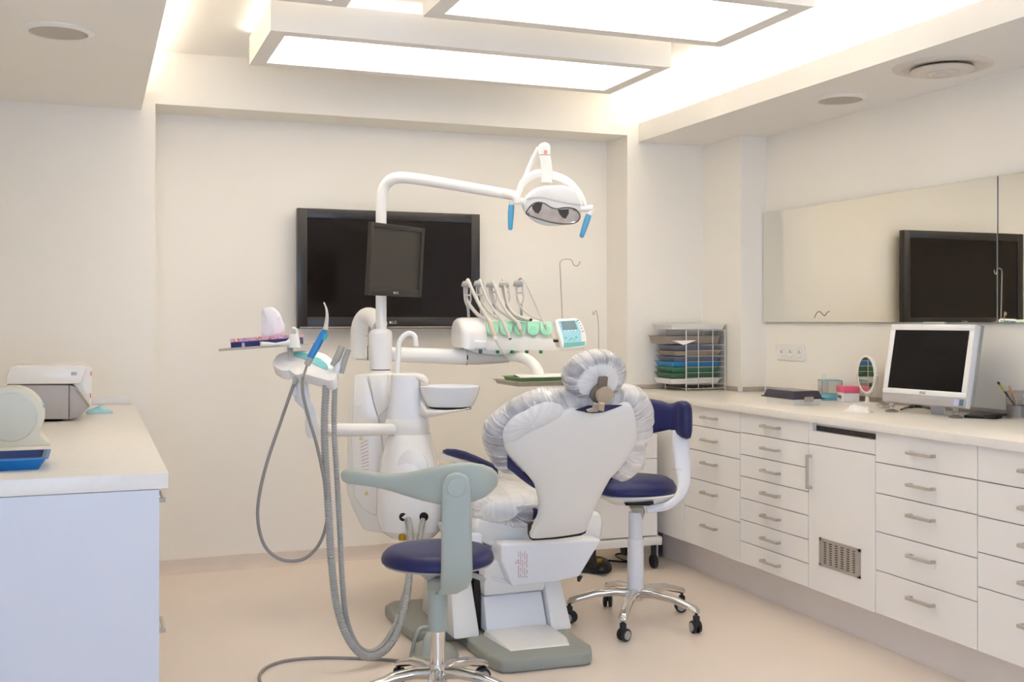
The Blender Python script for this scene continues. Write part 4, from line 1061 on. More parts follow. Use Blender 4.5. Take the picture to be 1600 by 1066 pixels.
# handpieces with their hoses
DF = [5.245, 5.27, 5.295, 5.315, 5.345]
hoses = [([(430, 565), (330, 505), (240, 400), (200, 310)], [(205, 180), (215, 122), (245, 190), (310, 330), (385, 470), (452, 575)]),
         ([(580, 565), (480, 500), (390, 400), (352, 300)], [(335, 180), (345, 122), (370, 190), (420, 320), (500, 450), (595, 575)]),
         ([(760, 590), (650, 515), (540, 430), (490, 330)], [(468, 190), (480, 132), (520, 210), (570, 350), (660, 490), (765, 590)]),
         ([(870, 560), (760, 540), (680, 450), (640, 350)], [(598, 200), (604, 105), (622, 230), (650, 390), (720, 490), (790, 525), (870, 552)]),
         ([(1020, 560), (900, 510), (800, 430), (755, 330)], [(752, 190), (775, 118), (815, 112), (880, 225), (965, 420), (1042, 590)])]
HR = [0.0085, 0.006, 0.0075, 0.0075, 0.005]
hp = []
for k in range(5):
    lo_, hi_ = hoses[k]; df, da = DF[k], DA[k]; pts = []
    for i, (x, y) in enumerate(lo_):
        q = i / (len(lo_) - 1); pts.append(I(x, y, (df + 0.035) + (da + 0.012 - df - 0.035) * q))
    for i, (x, y) in enumerate(hi_):
        q = i / (len(hi_) - 1); pts.append(I(x, y, da + 0.012 - (0.03 if i > 1 else 0) + (df - da + 0.018) * max(0, (q - 0.35) / 0.65)))
    hp.append(part('hose', G().tube(smooth_path(pts, 7), HR[k], 10), 'hose_pale', t))
H1 = [(455, 575), (475, 640), (500, 735)]
part('handpiece', G().tube([I(452, 572, 5.245), I(462, 600, 5.24), I(485, 680, 5.225), I(505, 740, 5.215)], [0.0105, 0.0125, 0.0125, 0.0105], 14), 'beige_handpiece', t, label='beige scaler handpiece')
a = part('tip_holder', G().tube([I(505, 740, 5.215), I(518, 775, 5.21)], [0.010, 0.008], 12), 'cool_white', hp[0])
part('needle_tip', G().tube([I(518, 775, 5.21), I(560, 850, 5.205), I(598, 910, 5.2), I(628, 938, 5.2)], [0.0045, 0.004, 0.0032, 0.0022], 8), 'hose_pale', hp[0])
part('handpiece', G().tube([I(595, 580, 5.262), I(615, 620, 5.255), I(650, 705, 5.245), I(675, 760, 5.24)], [0.008, 0.009, 0.0085, 0.0065], 14), 'hose_pale', t)
part('nozzle', G().tube([I(672, 755, 5.2405), I(680, 770, 5.239)], 0.0068, 12), 'lamp_rim', hp[1])
part('handpiece', G().tube([I(760, 585, 5.285), I(775, 625, 5.278), I(787, 665, 5.27)], [0.0095, 0.0115, 0.01], 14), 'hose_pale', t)
part('nozzle', G().tube([I(787, 665, 5.27), I(797, 695, 5.265), I(806, 718, 5.262)], [0.0085, 0.0075, 0.004], 12), 'bronze', hp[2])
part('handpiece', G().tube([I(800, 530, 5.36), I(868, 552, 5.31), I(898, 556, 5.28)], [0.008, 0.0095, 0.0085], 14), 'hose_pale', t)
part('nozzle', G().tube([I(893, 555, 5.286), I(902, 556, 5.276)], 0.0075, 12), 'lamp_rim', hp[3])
part('handpiece', G().tube([I(1040, 585, 5.34), I(1052, 615, 5.332)], [0.0065, 0.0085], 14), 'hose_pale', t)
part('nozzle', G().tube([I(1050, 608, 5.334), I(1060, 640, 5.327), I(1070, 672, 5.322)], [0.0085, 0.006, 0.002], 12), 'dull_steel', hp[4])
# knobs under the body
for k, (u, m_) in enumerate(((752, 'slate_knob'), (779, 'green_knob'), (801.5, 'green_knob'), (824.5, 'green_knob'), (846.5, 'green_knob'))):
    c = P(u, 547, 5.27 + k * 0.024) + Vector((0, 0.012, 0))
    part('drain_knob', G().lathe([(0.009, 0.004), (0.009, -0.014), (0.007, -0.018), (0, -0.018)], c, 14), m_, t)
part('under_tray', G().prism([P(u, v, 5.31) for u, v in ((730, 546), (800, 546), (795, 552), (775, 555), (745, 552))], Vector((0, 0.12, 0)), 0.004), 'white_plastic', t)
# control panel
cp0 = P(892, 525, 5.40); cn = Vector((0.05, -0.85, 0.5)).normalized()
def CPt(x, y): return on_plane(860 + x / 5.08, 390 + y / 5.08, cp0, cn)
op = [(40, 558), (60, 547), (200, 543), (232, 553), (262, 600), (285, 670), (292, 720), (280, 765), (262, 775), (100, 778), (92, 740), (60, 640)]
cpan = part('control_panel', G().prism([CPt(x, y) for x, y in op], -cn * 0.035, 0.006, 3), 'white_enamel', t)
def flat(name, pts, m_, h=0.0012, par=None): return part(name, G().prism([CPt(x, y) + cn * 0.0003 for x, y in pts], cn * h, 0.0), m_, par or cpan, 0)
flat('keypad_sheet', [(60, 570), (205, 563), (240, 650), (248, 730), (105, 738), (90, 660)], 'panel_blue', 0.001)
flat('display', [(82, 572), (192, 566), (213, 634), (98, 640)], 'lcd', 0.002)
flat('lower_band', [(105, 742), (275, 732), (270, 762), (106, 778)], 'panel_teal', 0.002)
for i, (x, y) in enumerate([(115, 648), (142, 647), (170, 646), (197, 645)]):
    flat('key', [(x + 7 * math.cos(a), y + 5.5 * math.sin(a)) for a in [2 * math.pi * q / 12 for q in range(12)]], 'white_enamel', 0.0025)
for i, (x, y) in enumerate([(122, 702), (165, 708), (205, 698), (215, 566), (256, 650), (238, 605), (247, 625), (228, 585), (148, 720), (190, 718)]):
    r_ = 9 if i in (0, 1, 2, 3) else 5.5
    flat('key', [(x + r_ * math.cos(a), y + r_ * 0.8 * math.sin(a)) for a in [2 * math.pi * q / 12 for q in range(12)]], 'panel_teal' if i != 4 else 'slate_knob', 0.0025)
part('panel_bracket', G().prism([P(u, v, 5.385) for u, v in ((863, 530), (876, 528), (880, 542), (866, 544))], Vector((0, 0.03, 0)), 0.002), 'bronze', t)
part('bracket_gap', G().prism([P(u, v, 5.384) for u, v in ((864, 531), (872, 531), (873, 535), (865, 535))], Vector((0, 0.004, 0)), 0.0), 'dark_gap', t, 0)
DR = 5.50
part('hook_rod', G().tube(smooth_path([P(u, v, DR) for u, v in ((879, 520), (878.5, 498), (877, 460), (875.2, 420), (875, 411), (878, 406.5), (884, 405), (891.5, 405.2), (894, 408), (896, 413.5), (900.5, 416), (904.5, 413.5), (906, 408.5))], 6), 0.0028, 8), 'dull_steel', t, label='thin steel rod with a bent hook')
part('rod_socket', G().tube([P(879, 515, DR), P(879, 540, DR - 0.02)], 0.006, 8).tube([P(879, 538, DR - 0.02), P(872, 538, 5.43)], 0.006, 8), 'white_plastic', t)

# ================================================================== ASSISTANT ARM
t = thing('assistant_console', P(485, 672, 4.36), 'assistant console with suction hoses on a swing arm', 'console')
j0 = P(612, 671, 4.83)
part('swing_arm', G().tube([j0, P(560, 671.5, 4.65), P(505, 672, 4.44), P(490, 671, 4.40)], [0.026, 0.0275, 0.028, 0.028], 18), 'white_enamel', t)
part('elbow_block', G().sections_v([(684, 482, 501, 4.38, .026), (676, 478, 503, 4.38, .03), (660, 477, 500, 4.38, .03), (650, 479, 496, 4.38, .024)], 20, 2.6), 'white_plastic', t)
part('riser', G().sections_v([(656, 480, 497, 4.38, .02), (640, 475, 494, 4.375, .022), (626, 461, 486, 4.37, .024), (612, 459, 483, 4.365, .024), (596, 462, 480, 4.36, .022), (585, 464, 480, 4.36, .02)], 20, 3), 'cool_white', t)
part('riser_clip', G().sections_v([(618, 458, 464, 4.345, .012), (606, 458, 465, 4.345, .012)], 12, 3), 'cool_white', t)
hc = P(484, 572, 4.34); hn = (-FW * 0.62 + UP * 0.78 - RT * 0.12).normalized()
def HP(x, y): return on_plane(410 + x / 5.92, 460 + y / 5.92, hc, hn)
oh = [(95, 650), (108, 600), (140, 560), (200, 535), (290, 525), (400, 520), (530, 535), (620, 580), (670, 650), (682, 720), (665, 780), (620, 800), (540, 780), (420, 745), (360, 735), (330, 745), (290, 735), (245, 700), (215, 705), (160, 695)]
oh = smooth_path([(a, b, 0) for a, b in oh], 3, True)
hb = part('head', G().prism([HP(q.x, q.y) for q in oh], -hn * 0.05, 0.012, 3), 'white_enamel', t, 50)
oh2 = [(262, 545), (330, 533), (430, 555), (540, 600), (600, 650), (612, 690), (590, 702), (480, 650), (380, 600), (290, 565)]
part('keypad', G().prism([HP(a, b) + hn * 0.0004 for a, b in oh2], hn * 0.0018, 0.0), 'teal_panel', hb, 0)
part('finger_notch', G().prism([HP(a, b) + hn * 0.0003 for a, b in ((220, 575), (300, 585), (308, 615), (250, 618), (215, 600))], hn * 0.0012, 0), 'cool_white', hb, 0)
# syringe
def A5(x, y, d): return P(410 + x / 5.92, 460 + y / 5.92, d)
sy = part('syringe', G().tube([A5(440, 590, 4.235), A5(500, 485, 4.24), A5(560, 370, 4.245), A5(575, 335, 4.247)], [0.0135, 0.0148, 0.0135, 0.011], 16), 'syringe_blue', t, label='blue air and water syringe')
part('syringe_button', G().tube([A5(585, 372, 4.232), A5(570, 420, 4.228)], [0.010, 0.007], 12), 'syringe_cyan', sy)
part('syringe_grip', G().tube([A5(412, 655, 4.23), A5(440, 590, 4.235)], [0.0125, 0.0145], 16), 'mid_grey', sy)
part('syringe_nozzle', G().tube(smooth_path([A5(582, 330, 4.247), A5(590, 280, 4.25), A5(598, 200, 4.25), A5(590, 130, 4.25), A5(568, 75, 4.25)], 5), [0.0105 - 0.0075 * min(1, k / 17) for k in range(21)], 12), 'hose_pale', sy)
part('syringe_cable', G().tube([A5(412, 655, 4.23), A5(395, 710, 4.235), A5(372, 770, 4.245)], 0.005, 10), 'mid_grey', sy)
# suction tips in their holders
for pts, r_ in (([(735, 480), (700, 570), (650, 660)], (0.013, 0.0145, 0.012)), ([(800, 510), (765, 600), (730, 730)], (0.0095, 0.0115, 0.010))):
    part('suction_holder', G().tube([A5(x, y, 4.30) for x, y in pts], list(r_), 14), 'mid_grey', t)
part('holder_block', G().sections_v([(585, 520, 533, 4.31, .02), (572, 522, 535, 4.31, .022), (566, 527, 533, 4.31, .015)], 14, 2.6), 'cool_white', t)
part('hose_socket', G().tube([A5(318, 760, 4.33), A5(292, 835, 4.32)], [0.013, 0.009], 12), 'mid_grey', t)
# hanging hoses
def fl(v, d, zmin): return d
lp_ = [(459, 600, 4.32), (440, 655, 4.3), (418, 720, 4.28), (405, 775, 4.27), (403, 815, 4.26), (412, 850, 4.25), (430, 870, 4.25), (452, 877, 4.25), (478, 872, 4.25), (500, 848, 4.25), (511, 810, 4.25), (508, 760, 4.24), (496, 700, 4.24), (483, 655, 4.24), (474, 620, 4.24), (472.5, 600, 4.24), (473, 590, 4.245)]
part('thin_hose', G().tube(smooth_path([P(*q) for q in lp_], 8), 0.0066, 10), 'thin_hose', t, label='thin grey hose hanging in a loop')
def ribbed(pts, r):
    pth = resample(smooth_path([P(*q) for q in pts], 12), 0.0028)
    return G().tube(pth, [r * (1.0, 1.0, 0.84, 0.84)[i % 4] for i in range(len(pth))], 10)
hA = [(510, 598, 4.30), (507, 660, 4.29), (509, 730, 4.27), (514, 810, 4.24), (518, 880, 4.22), (527, 950, 4.21), (545, 1000, 4.21), (571, 1026, 4.24), (600, 1018, 4.30), (622, 985, 4.38), (635, 935, 4.48), (641, 880, 4.6), (641, 835, 4.7), (637, 812, 4.76)]
hB = [(524, 590, 4.31), (522, 660, 4.30), (526, 740, 4.28), (531, 830, 4.26), (535, 910, 4.25), (541, 965, 4.25), (556, 1005, 4.26), (575, 1019, 4.28), (596, 1010, 4.33), (616, 980, 4.41), (632, 930, 4.5), (645, 880, 4.6), (656, 840, 4.7), (661, 812, 4.77)]
part('ribbed_hose', ribbed(hA, 0.0155), 'hose_grey', t, 80, label='thick ribbed grey suction hose')
part('ribbed_hose', ribbed(hB, 0.0115), 'hose_grey', t, 80, label='slim ribbed grey suction hose')

# tissue tray and box above the assistant console
def Tt(x, y, d): return P(330 + x / 5.923, 430 + y / 5.923, d)
roll = math.radians(-4.2); tc_ = P(415, 542, 4.46)
tx = (RT * math.cos(roll) - UP * math.sin(roll)).normalized(); tu = (UP * math.cos(roll) + RT * math.sin(roll)).normalized(); ty = FW
TM = Matrix((tx, ty, tu)).transposed().to_4x4(); TM.translation = tc_
t = thing('accessory_shelf', tc_, 'grey accessory shelf with a white bracket above the assistant console', 'shelf')
part('plate', G().box((-0.17, -0.07, -0.004), (0.19, 0.11, 0.0), 0.002, 1, TM).box((-0.17, -0.073, -0.004), (0.06, -0.07, 0.006), 0.001, 1, TM).box((-0.172, -0.07, -0.004), (-0.169, 0.11, 0.006), 0.001, 1, TM), 'dull_steel', t)
part('bracket', G().sections_v([(522, 452, 466, 4.37, .02), (532, 451.5, 468, 4.37, .024), (543, 451, 469.5, 4.37, .026), (544, 453, 467, 4.37, .024)], 18, 2.6), 'white_plastic', t)
part('bracket_hook', G().tube(smooth_path([P(464, 524, 4.37), P(464, 517, 4.37), P(461, 513.5, 4.37), P(457, 513, 4.37)], 5), 0.005, 10), 'white_plastic', t)
part('swivel_pin', G().tube([P(453, 543, 4.39), P(454, 556, 4.36)], 0.011, 12), 'mid_grey', t)
part('cup_rest', G().sections_u([(410, 534, 541, 4.36, .02), (418, 534.5, 541, 4.355, .022), (430, 536, 540, 4.355, .02), (447, 533, 540, 4.36, .02), (455, 527, 541, 4.365, .018)], 14, 2.6), 'white_plastic', t)
t = thing('tissue_box', TM @ Vector((0.0, 0.02, 0.0005)), 'flat blue and pink tissue box on the grey shelf', 'tissue box')
bx = (-0.133, 0.138, -0.03, 0.085); hb_ = 0.0275
part('carton', G().box((bx[0], bx[2], 0.0005), (bx[1], bx[3], hb_), 0.001, 1, TM), 'carton_blue', t, 0)
part('floral_band', G().box((bx[0] - 0.0005, bx[2] - 0.0005, hb_), (bx[1] + 0.0005, bx[3] + 0.0005, 0.042), 0.001, 1, TM), 'carton_floral', t, 0)
g = G()
for x in (-0.083, -0.01, 0.12): g.box((x - 0.005, bx[2] - 0.0012, 0.004), (x + 0.006, bx[2], 0.023), 0, 1, TM)
part('printed_mark', g, 'carton_print', t, 0)
# tissue plume
rings = []
for h, w_, dd in ((0.0, 0.036, 0.014), (0.015, 0.045, 0.02), (0.04, 0.042, 0.022), (0.07, 0.038, 0.022), (0.095, 0.034, 0.018), (0.112, 0.024, 0.010), (0.117, 0.012, 0.004)):
    ring = []
    for k in range(22):
        a = 2 * math.pi * k / 22; wob = 1 + 0.14 * math.sin(5 * a + h * 60) + 0.08 * math.sin(9 * a + 20 * h)
        ring.append(TM @ Vector((0.02 + 0.012 * math.sin(h * 30) + w_ * wob * math.cos(a), 0.025 + dd * wob * math.sin(a), 0.0425 + h)))
    rings.append(ring)
single('tissue', G().loft(rings), 'tissue', 'white tissue standing out of the tissue box', 'tissue', 60)

# ================================================================== TREATMENT CHAIR
t = thing('dental_chair', (1.63, 4.3, 0.0), 'reclined navy dental chair in plastic covers with a white backrest shell', 'dental chair')
# base plate
bp = [(1.445, 3.925), (1.80, 3.90), (1.835, 3.92), (1.86, 4.1), (1.86, 5.0), (1.425, 5.0), (1.425, 4.40), (1.425, 4.10)]
bp = [(1.43, 4.0), (1.452, 3.93), (1.48, 3.912), (1.80, 3.898), (1.832, 3.915), (1.862, 3.99), (1.862, 4.25), (1.84, 4.9), (1.30, 4.95), (1.242, 4.88), (1.236, 4.55), (1.25, 4.44), (1.30, 4.40), (1.43, 4.39)]
part('base_plate', G().prism([Vector((x, y, 0.0)) for x, y in bp], (0, 0, 0.052), 0.014, 3), 'base_grey', t, 40)
def wedge(bot, top, bev=0.01):
    bm = bmesh.new(); n = len(bot)
    a = [bm.verts.new(Vector(p)) for p in bot]; b = [bm.verts.new(Vector(p)) for p in top]
    bm.faces.new(a[::-1]); bm.faces.new(b)
    for i in range(n): bm.faces.new((a[i], a[(i + 1) % n], b[(i + 1) % n], b[i]))
    bmesh.ops.recalc_face_normals(bm, faces=list(bm.faces))
    if bev: bmesh.ops.bevel(bm, geom=list(bm.edges), offset=bev, segments=2, profile=0.5, affect='EDGES', clamp_overlap=True)
    g = G(); g._bm(bm); return g
# side cheeks and folded cover of the lift
ck = part('lift_cheek', wedge([(1.37, 4.25, 0.05), (1.485, 4.25, 0.05), (1.485, 4.72, 0.05), (1.37, 4.72, 0.05)], [(1.39, 4.38, 0.36), (1.475, 4.38, 0.36), (1.475, 4.72, 0.36), (1.39, 4.72, 0.36)], 0.012), 'white_plastic', t)
part('lift_cheek', wedge([(1.79, 4.22, 0.05), (1.885, 4.22, 0.05), (1.885, 4.7, 0.05), (1.79, 4.7, 0.05)], [(1.79, 4.36, 0.36), (1.86, 4.36, 0.36), (1.86, 4.7, 0.36), (1.79, 4.7, 0.36)], 0.012), 'white_plastic', t)
part('toe_plate', wedge([(1.53, 4.02, 0.051), (1.78, 4.01, 0.051), (1.81, 4.10, 0.051), (1.79, 4.26, 0.051), (1.50, 4.27, 0.051)], [(1.53, 4.03, 0.056), (1.775, 4.02, 0.056), (1.80, 4.10, 0.06), (1.785, 4.25, 0.075), (1.51, 4.26, 0.075)], 0.002), 'white_enamel', t)
part('lift_cover', wedge([(1.515, 4.255, 0.06), (1.785, 4.255, 0.06), (1.785, 4.6, 0.06), (1.515, 4.6, 0.06)], [(1.52, 4.31, 0.20), (1.78, 4.31, 0.20), (1.78, 4.6, 0.20), (1.52, 4.6, 0.20)], 0.006), 'cool_white', t)
part('bellows', wedge([(1.515, 4.29, 0.205), (1.785, 4.29, 0.205), (1.785, 4.6, 0.205), (1.515, 4.6, 0.205)], [(1.50, 4.24, 0.36), (1.80, 4.24, 0.36), (1.80, 4.6, 0.36), (1.50, 4.6, 0.36)], 0.012), 'white_plastic', t)
part('bellows_fold', G().tube(smooth_path([Vector((1.52, 4.268, 0.30)), Vector((1.58, 4.262, 0.27)), Vector((1.66, 4.262, 0.262)), Vector((1.74, 4.262, 0.275)), Vector((1.79, 4.262, 0.292))], 6), 0.006, 8), 'cool_white', t)
part('pivot_gap', G().box((1.486, 4.33, 0.06), (1.514, 4.55, 0.35)), 'dark_gap', t, 0)
# seat carrier under the cushion
q = lambda u, v, y: atY(u, v, y)
yc = 4.20
lowr = [q(784, 850, yc), q(941, 843, yc), q(906, 902, yc), q(862, 911, yc), q(801, 918, yc), (q(783, 880, yc))]
car = part('seat_carrier', G().prism(lowr, (0, 0.55, 0), 0.012, 3), 'cool_white', t)
g = G()
for k in range(5):
    x0 = 810 + k * 3.3
    for j in range(13):
        if (j * 7 + k * 5) % 11 < 9: g.tube([q(x0, 862 + j * 3.2, yc - 0.0008), q(x0 + 0.2, 864.3 + j * 3.2, yc - 0.0008)], 0.0014, 4)
part('printed_notice', g, 'red_print', car)
tri = [q(805, 880.5, yc - 0.001), q(811.5, 880.5, yc - 0.001), q(808.5, 874.5, yc - 0.001)]
part('warning_sign', G().tube(tri + [tri[0]], 0.0012, 4), 'red_print', car)
part('rubber_stop', G().tube([q(906, 900, yc + 0.02), q(904, 909, yc + 0.02)], [0.013, 0.006], 10), 'rubber', car)
skirt = [q(738, 826, 4.30), q(752, 848, 4.30), q(776, 858, 4.30), q(860, 853, 4.30), q(940, 846, 4.30), q(945, 815, 4.30), q(938, 800, 4.30), q(800, 800, 4.30), q(745, 808, 4.30)]
part('seat_shell', G().prism(skirt, (0, 0.75, 0), 0.02, 3), 'white_plastic', t)
part('side_bracket', wedge([(1.42, 4.28, 0.36), (1.50, 4.26, 0.36), (1.50, 4.5, 0.36), (1.42, 4.5, 0.36)], [(1.40, 4.30, 0.47), (1.50, 4.26, 0.47), (1.50, 4.6, 0.47), (1.40, 4.6, 0.47)], 0.012), 'cool_white', t)
# seat cushion and leg rest
def oval(x0, x1, y0, y1, e=4.0, n=44):
    out = []
    for k in range(n):
        a = 2 * math.pi * k / n; ca, sa = math.cos(a), math.sin(a)
        out.append(Vector(((x0 + x1) / 2 + (x1 - x0) / 2 * math.copysign(abs(ca) ** (2 / e), ca), (y0 + y1) / 2 + (y1 - y0) / 2 * math.copysign(abs(sa) ** (2 / e), sa), 0)))
    return out
so = [p_ + Vector((0, 0, 0.565)) for p_ in oval(1.44, 2.0, 4.25, 5.42)]
pr = [(0.0, 0.05), (0.5, 0.05), (0.85, 0.046), (0.95, 0.036), (0.99, 0.015), (1.0, -0.01), (0.97, -0.04), (0.9, -0.05), (0.0, -0.05)]
cu = part('seat_cushion', G().pillow(so, UP, pr), 'navy', t, 60)
prf = [(0.0, 0.058), (0.5, 0.058), (0.86, 0.055), (0.97, 0.045), (1.012, 0.018), (1.022, -0.012), (1.0, -0.045), (0.96, -0.058)]
def wrinkle(g, amp, seed, n):
    rnd_ = random.Random(seed); ph = [rnd_.random() * 6.28 for _ in range(8)]
    for i, p_ in enumerate(g.v):
        a = 2 * math.pi * (i % n) / n; r_ = i // n
        k = sum(math.sin((7 + 5 * j) * a + ph[j] + r_ * 0.3) for j in range(5)) / 5
        g.v[i] = p_ + Vector((0, 0, amp * k))
    return g
g = G().pillow(so, UP, prf, pull=3.0, skip=True)
part('seat_film', wrinkle(g, 0.004, 4, len(so)), 'film_white', t, 70, label='wrinkled clear film over the seat')
# film bag on the rear corner of the seat
so2 = smooth_path([P(u, v, 4.56) for u, v in ((742, 770), (765, 776), (800, 785), (842, 790), (846, 808), (838, 822), (815, 826), (790, 822), (760, 815), (738, 808))], 4, True)
part('seat_side', G().pillow([p_ + FW * 0.03 for p_ in smooth_path([P(u, v, 4.54) for u, v in ((764, 788), (790, 790), (842, 794), (842, 812), (826, 820), (800, 817), (766, 808))], 4, True)], -FW, [(0, 0.02), (0.8, 0.018), (0.95, 0.01), (1.0, 0), (0.9, -0.06), (0.0, -0.06)]), 'navy', t, 60)
g = G().pillow(so2, -FW, [(0.0, 0.008), (0.4, 0.012), (0.7, 0.01), (0.9, 0.002), (1.0, -0.015), (1.0, -0.06)], pull=1.6, skip=True)
part('corner_film', wrinkle(g, 0.004, 6, len(so2)), 'film_seat', t, 70, label='bunched clear film at the seat corner')
# armrest
g = G().sections_u([(692, 703.5, 708, 4.86, .012), (698, 701.5, 711, 4.84, .028), (712, 702, 715, 4.80, .034), (728, 706, 719, 4.74, .036), (745, 713, 724, 4.68, .034), (760, 720, 732, 4.62, .03), (778, 728, 742, 4.56, .028)], 18, 2.4)
part('armrest', g, 'navy', t, 60)
part('armrest_support', G().sections_u([(688, 708, 713, 4.86, .01), (696, 708.5, 718, 4.84, .022), (712, 713, 724, 4.80, .026), (735, 720, 734, 4.72, .026), (760, 730, 745, 4.62, .024)], 18, 2.4), 'white_plastic', t, 60)

# backrest: shell, cushion and cover
b0 = Vector((1.72, 4.15, 0.46)); upd = Vector((0, -0.35, 0.555)).normalized(); bn = Vector((0, -upd.z, upd.y)).normalized()   # bn points out of the back
def BP(u, v, o=0.0): return on_plane(u, v, b0 + bn * o, bn)
def c1(x, y): return (740 + x / 5.329, 540 + y / 5.329)
def c2(x, y): return (720 + x / 4.442, 700 + y / 4.442)
sh = [c1(830, 540), c1(915, 562), c1(1000, 577), c1(1085, 562), c1(1160, 530), c1(1240, 503), c1(1305, 500), c1(1340, 560), c1(1362, 680), c1(1362, 790), c1(1325, 885), c1(1260, 980), c1(1190, 1062), c2(1040, 215), c2(978, 330), c2(922, 450), c2(880, 555), c2(855, 592), c2(760, 612), c2(660, 626), c2(570, 634), c2(500, 636), c2(486, 612), c2(512, 552), c2(543, 480), c2(547, 380), c2(522, 290), c2(500, 240), c2(425, 150), c2(340, 62), c1(255, 840), c1(300, 770), c1(420, 700), c1(560, 640), c1(690, 585)]
shs = [Vector((a, b, 0)) for a, b in sh]; shs = smooth_path(shs, 2, True)
outl = [BP(p_.x, p_.y, 0.02) for p_ in shs]
part('back_shell', G().pillow(outl, bn, [(0.0, 0.020), (0.35, 0.0195), (0.65, 0.017), (0.85, 0.011), (0.95, 0.005), (0.985, 0.0), (1.0, -0.006), (1.0, -0.02), (0.97, -0.024), (0.0, -0.024)]), 'white_plastic', t, 50)
# cushion
cu_o = [c1(795, 420), c1(600, 425), c1(400, 485), c1(260, 570), c1(145, 670), c1(100, 765), c1(112, 870), c1(170, 965), c1(225, 1010), c1(300, 1035), c2(420, 215), c2(505, 272), c2(640, 330), c2(800, 330), c2(940, 300), (962, 740), (976, 722), (986, 700), (990, 680), (994, 655), (993, 640), (991, 628), (984, 618), c1(1250, 392), c1(1000, 400)]
cu_s = smooth_path([Vector((a, b, 0)) for a, b in cu_o], 3, True)
cu3 = [BP(p_.x, p_.y, -0.045) for p_ in cu_s]
part('back_cushion', G().pillow(cu3, bn, [(0.0, 0.035), (0.9, 0.034), (0.96, 0.028), (0.99, 0.012), (1.0, -0.005), (0.985, -0.03), (0.93, -0.05), (0.0, -0.06)]), 'navy', t, 60)
cv_o = [c1(795, 405), c1(600, 408), c1(400, 468), c1(250, 556), c1(128, 658), c1(82, 760), c1(96, 872), c1(155, 975), c1(215, 1030), c1(285, 1032), c1(286, 925), c1(400, 990), c1(620, 1000), c1(900, 1000), (955, 742), (972.7, 747.5), (990, 737), (1003, 724), (1007, 705), (1009, 688), (1018.5, 670), (1017.5, 661), (1021, 652), (1019, 646), (1020.5, 640), (1014.5, 623), (1003, 611.5), (974.6, 609), c1(1000, 385)]
cv_s = smooth_path([Vector((a, b, 0)) for a, b in cv_o], 5, True)
cv3 = [BP(p_.x, p_.y, -0.045) for p_ in cv_s]
g = G().pillow(cv3, bn, [(0.60, 0.05), (0.70, 0.052), (0.80, 0.050), (0.90, 0.043), (0.97, 0.030), (1.0, 0.008), (1.0, -0.015), (0.985, -0.04), (0.93, -0.064), (0.5, -0.072), (0.0, -0.074)], pull=2.6, skip=True)
part('back_film', wrinkle(g, 0.003, 9, len(cv3)), 'film', t, 70, label='wrinkled clear film cover over the backrest')
# bunched white part of the film behind the shoulder
bu = [c1(250, 720), c1(330, 610), c1(460, 540), c1(600, 480), c1(720, 500), c1(760, 560), c1(690, 625), c1(560, 690), c1(430, 750), c1(330, 815), c1(262, 830)]
bu3 = [BP(p_.x, p_.y, 0.022) for p_ in smooth_path([Vector((a, b, 0)) for a, b in bu], 4, True)]
g = G().pillow(bu3, bn, [(0.0, 0.006), (0.4, 0.008), (0.7, 0.006), (0.92, 0.0), (1.0, -0.008)], pull=1.2, skip=True)
part('film_gather', wrinkle(g, 0.0025, 12, len(bu3)), 'film_white', t, 70, label='gathered white edge of the film cover')
part('cushion_corner', G().prism([BP(u, v, 0.012) for u, v in (c1(285, 918), c2(345, 82), c2(425, 160), c2(500, 250), c2(520, 278), c2(500, 272), c2(420, 212), c1(286, 1026))], -bn * 0.03, 0.0), 'navy', t, 0, label='bare navy cushion edge')
part('hinge_gap', G().prism([BP(u, v, 0.002) for u, v in (c2(480, 560), c2(515, 545), c2(560, 600), c2(800, 585), c2(874, 565), c2(866, 592), c2(830, 610), c2(660, 634), c2(500, 643), c2(480, 632))], -bn * 0.03, 0.0), 'dark_gap', t, 0)
# headrest
hd0 = Vector((1.72, 3.80, 1.08)); hn_ = Vector((0.05, -0.93, -0.37)).normalized()
def HQ(u, v, o=0.0): return on_plane(u, v, hd0 + hn_ * o, hn_)
ho = [c1(770, 295), c1(790, 228), c1(850, 160), c1(950, 98), c1(1070, 71), c1(1180, 80), c1(1250, 128), c1(1279, 205), c1(1270, 275), c1(1232, 345), c1(1180, 405), c1(1100, 440), c1(1000, 452), c1(900, 445), c1(835, 418), c1(790, 375)]
hs = smooth_path([Vector((a, b, 0)) for a, b in ho], 4, True)
h3 = [HQ(p_.x, p_.y) for p_ in hs]
part('headrest_cushion', G().pillow(h3, hn_, [(0.0, 0.012), (0.7, 0.012), (0.88, 0.008), (0.95, -0.004), (0.965, -0.02), (0.95, -0.045), (0.85, -0.066), (0.0, -0.075)]), 'navy', t, 60)
g = G().pillow(h3, hn_, [(0.22, 0.022), (0.35, 0.024), (0.5, 0.024), (0.66, 0.022), (0.82, 0.018), (0.94, 0.008), (0.995, -0.01), (1.0, -0.028), (0.97, -0.055), (0.85, -0.078), (0.0, -0.088)], pull=1.5, skip=True)
part('headrest_film', wrinkle(g, 0.0025, 15, len(h3)), 'film', t, 70, label='gathered clear film cover on the headrest')
wo = [c1(860, 330), c1(900, 250), c1(960, 190), c1(1060, 155), c1(1150, 165), c1(1210, 230), c1(1215, 320), c1(1170, 390), c1(1090, 410), c1(990, 420), c1(900, 410)]
w3 = [HQ(p_.x, p_.y, 0.024) for p_ in smooth_path([Vector((a, b, 0)) for a, b in wo], 4, True)]
g = G().pillow(w3, hn_, [(0.0, 0.002), (0.5, 0.004), (0.85, 0.002), (1.0, -0.006)], pull=1.0, skip=True)
part('film_gather', wrinkle(g, 0.0015, 18, len(w3)), 'film_white', t, 70, label='white gathered film behind the headrest')
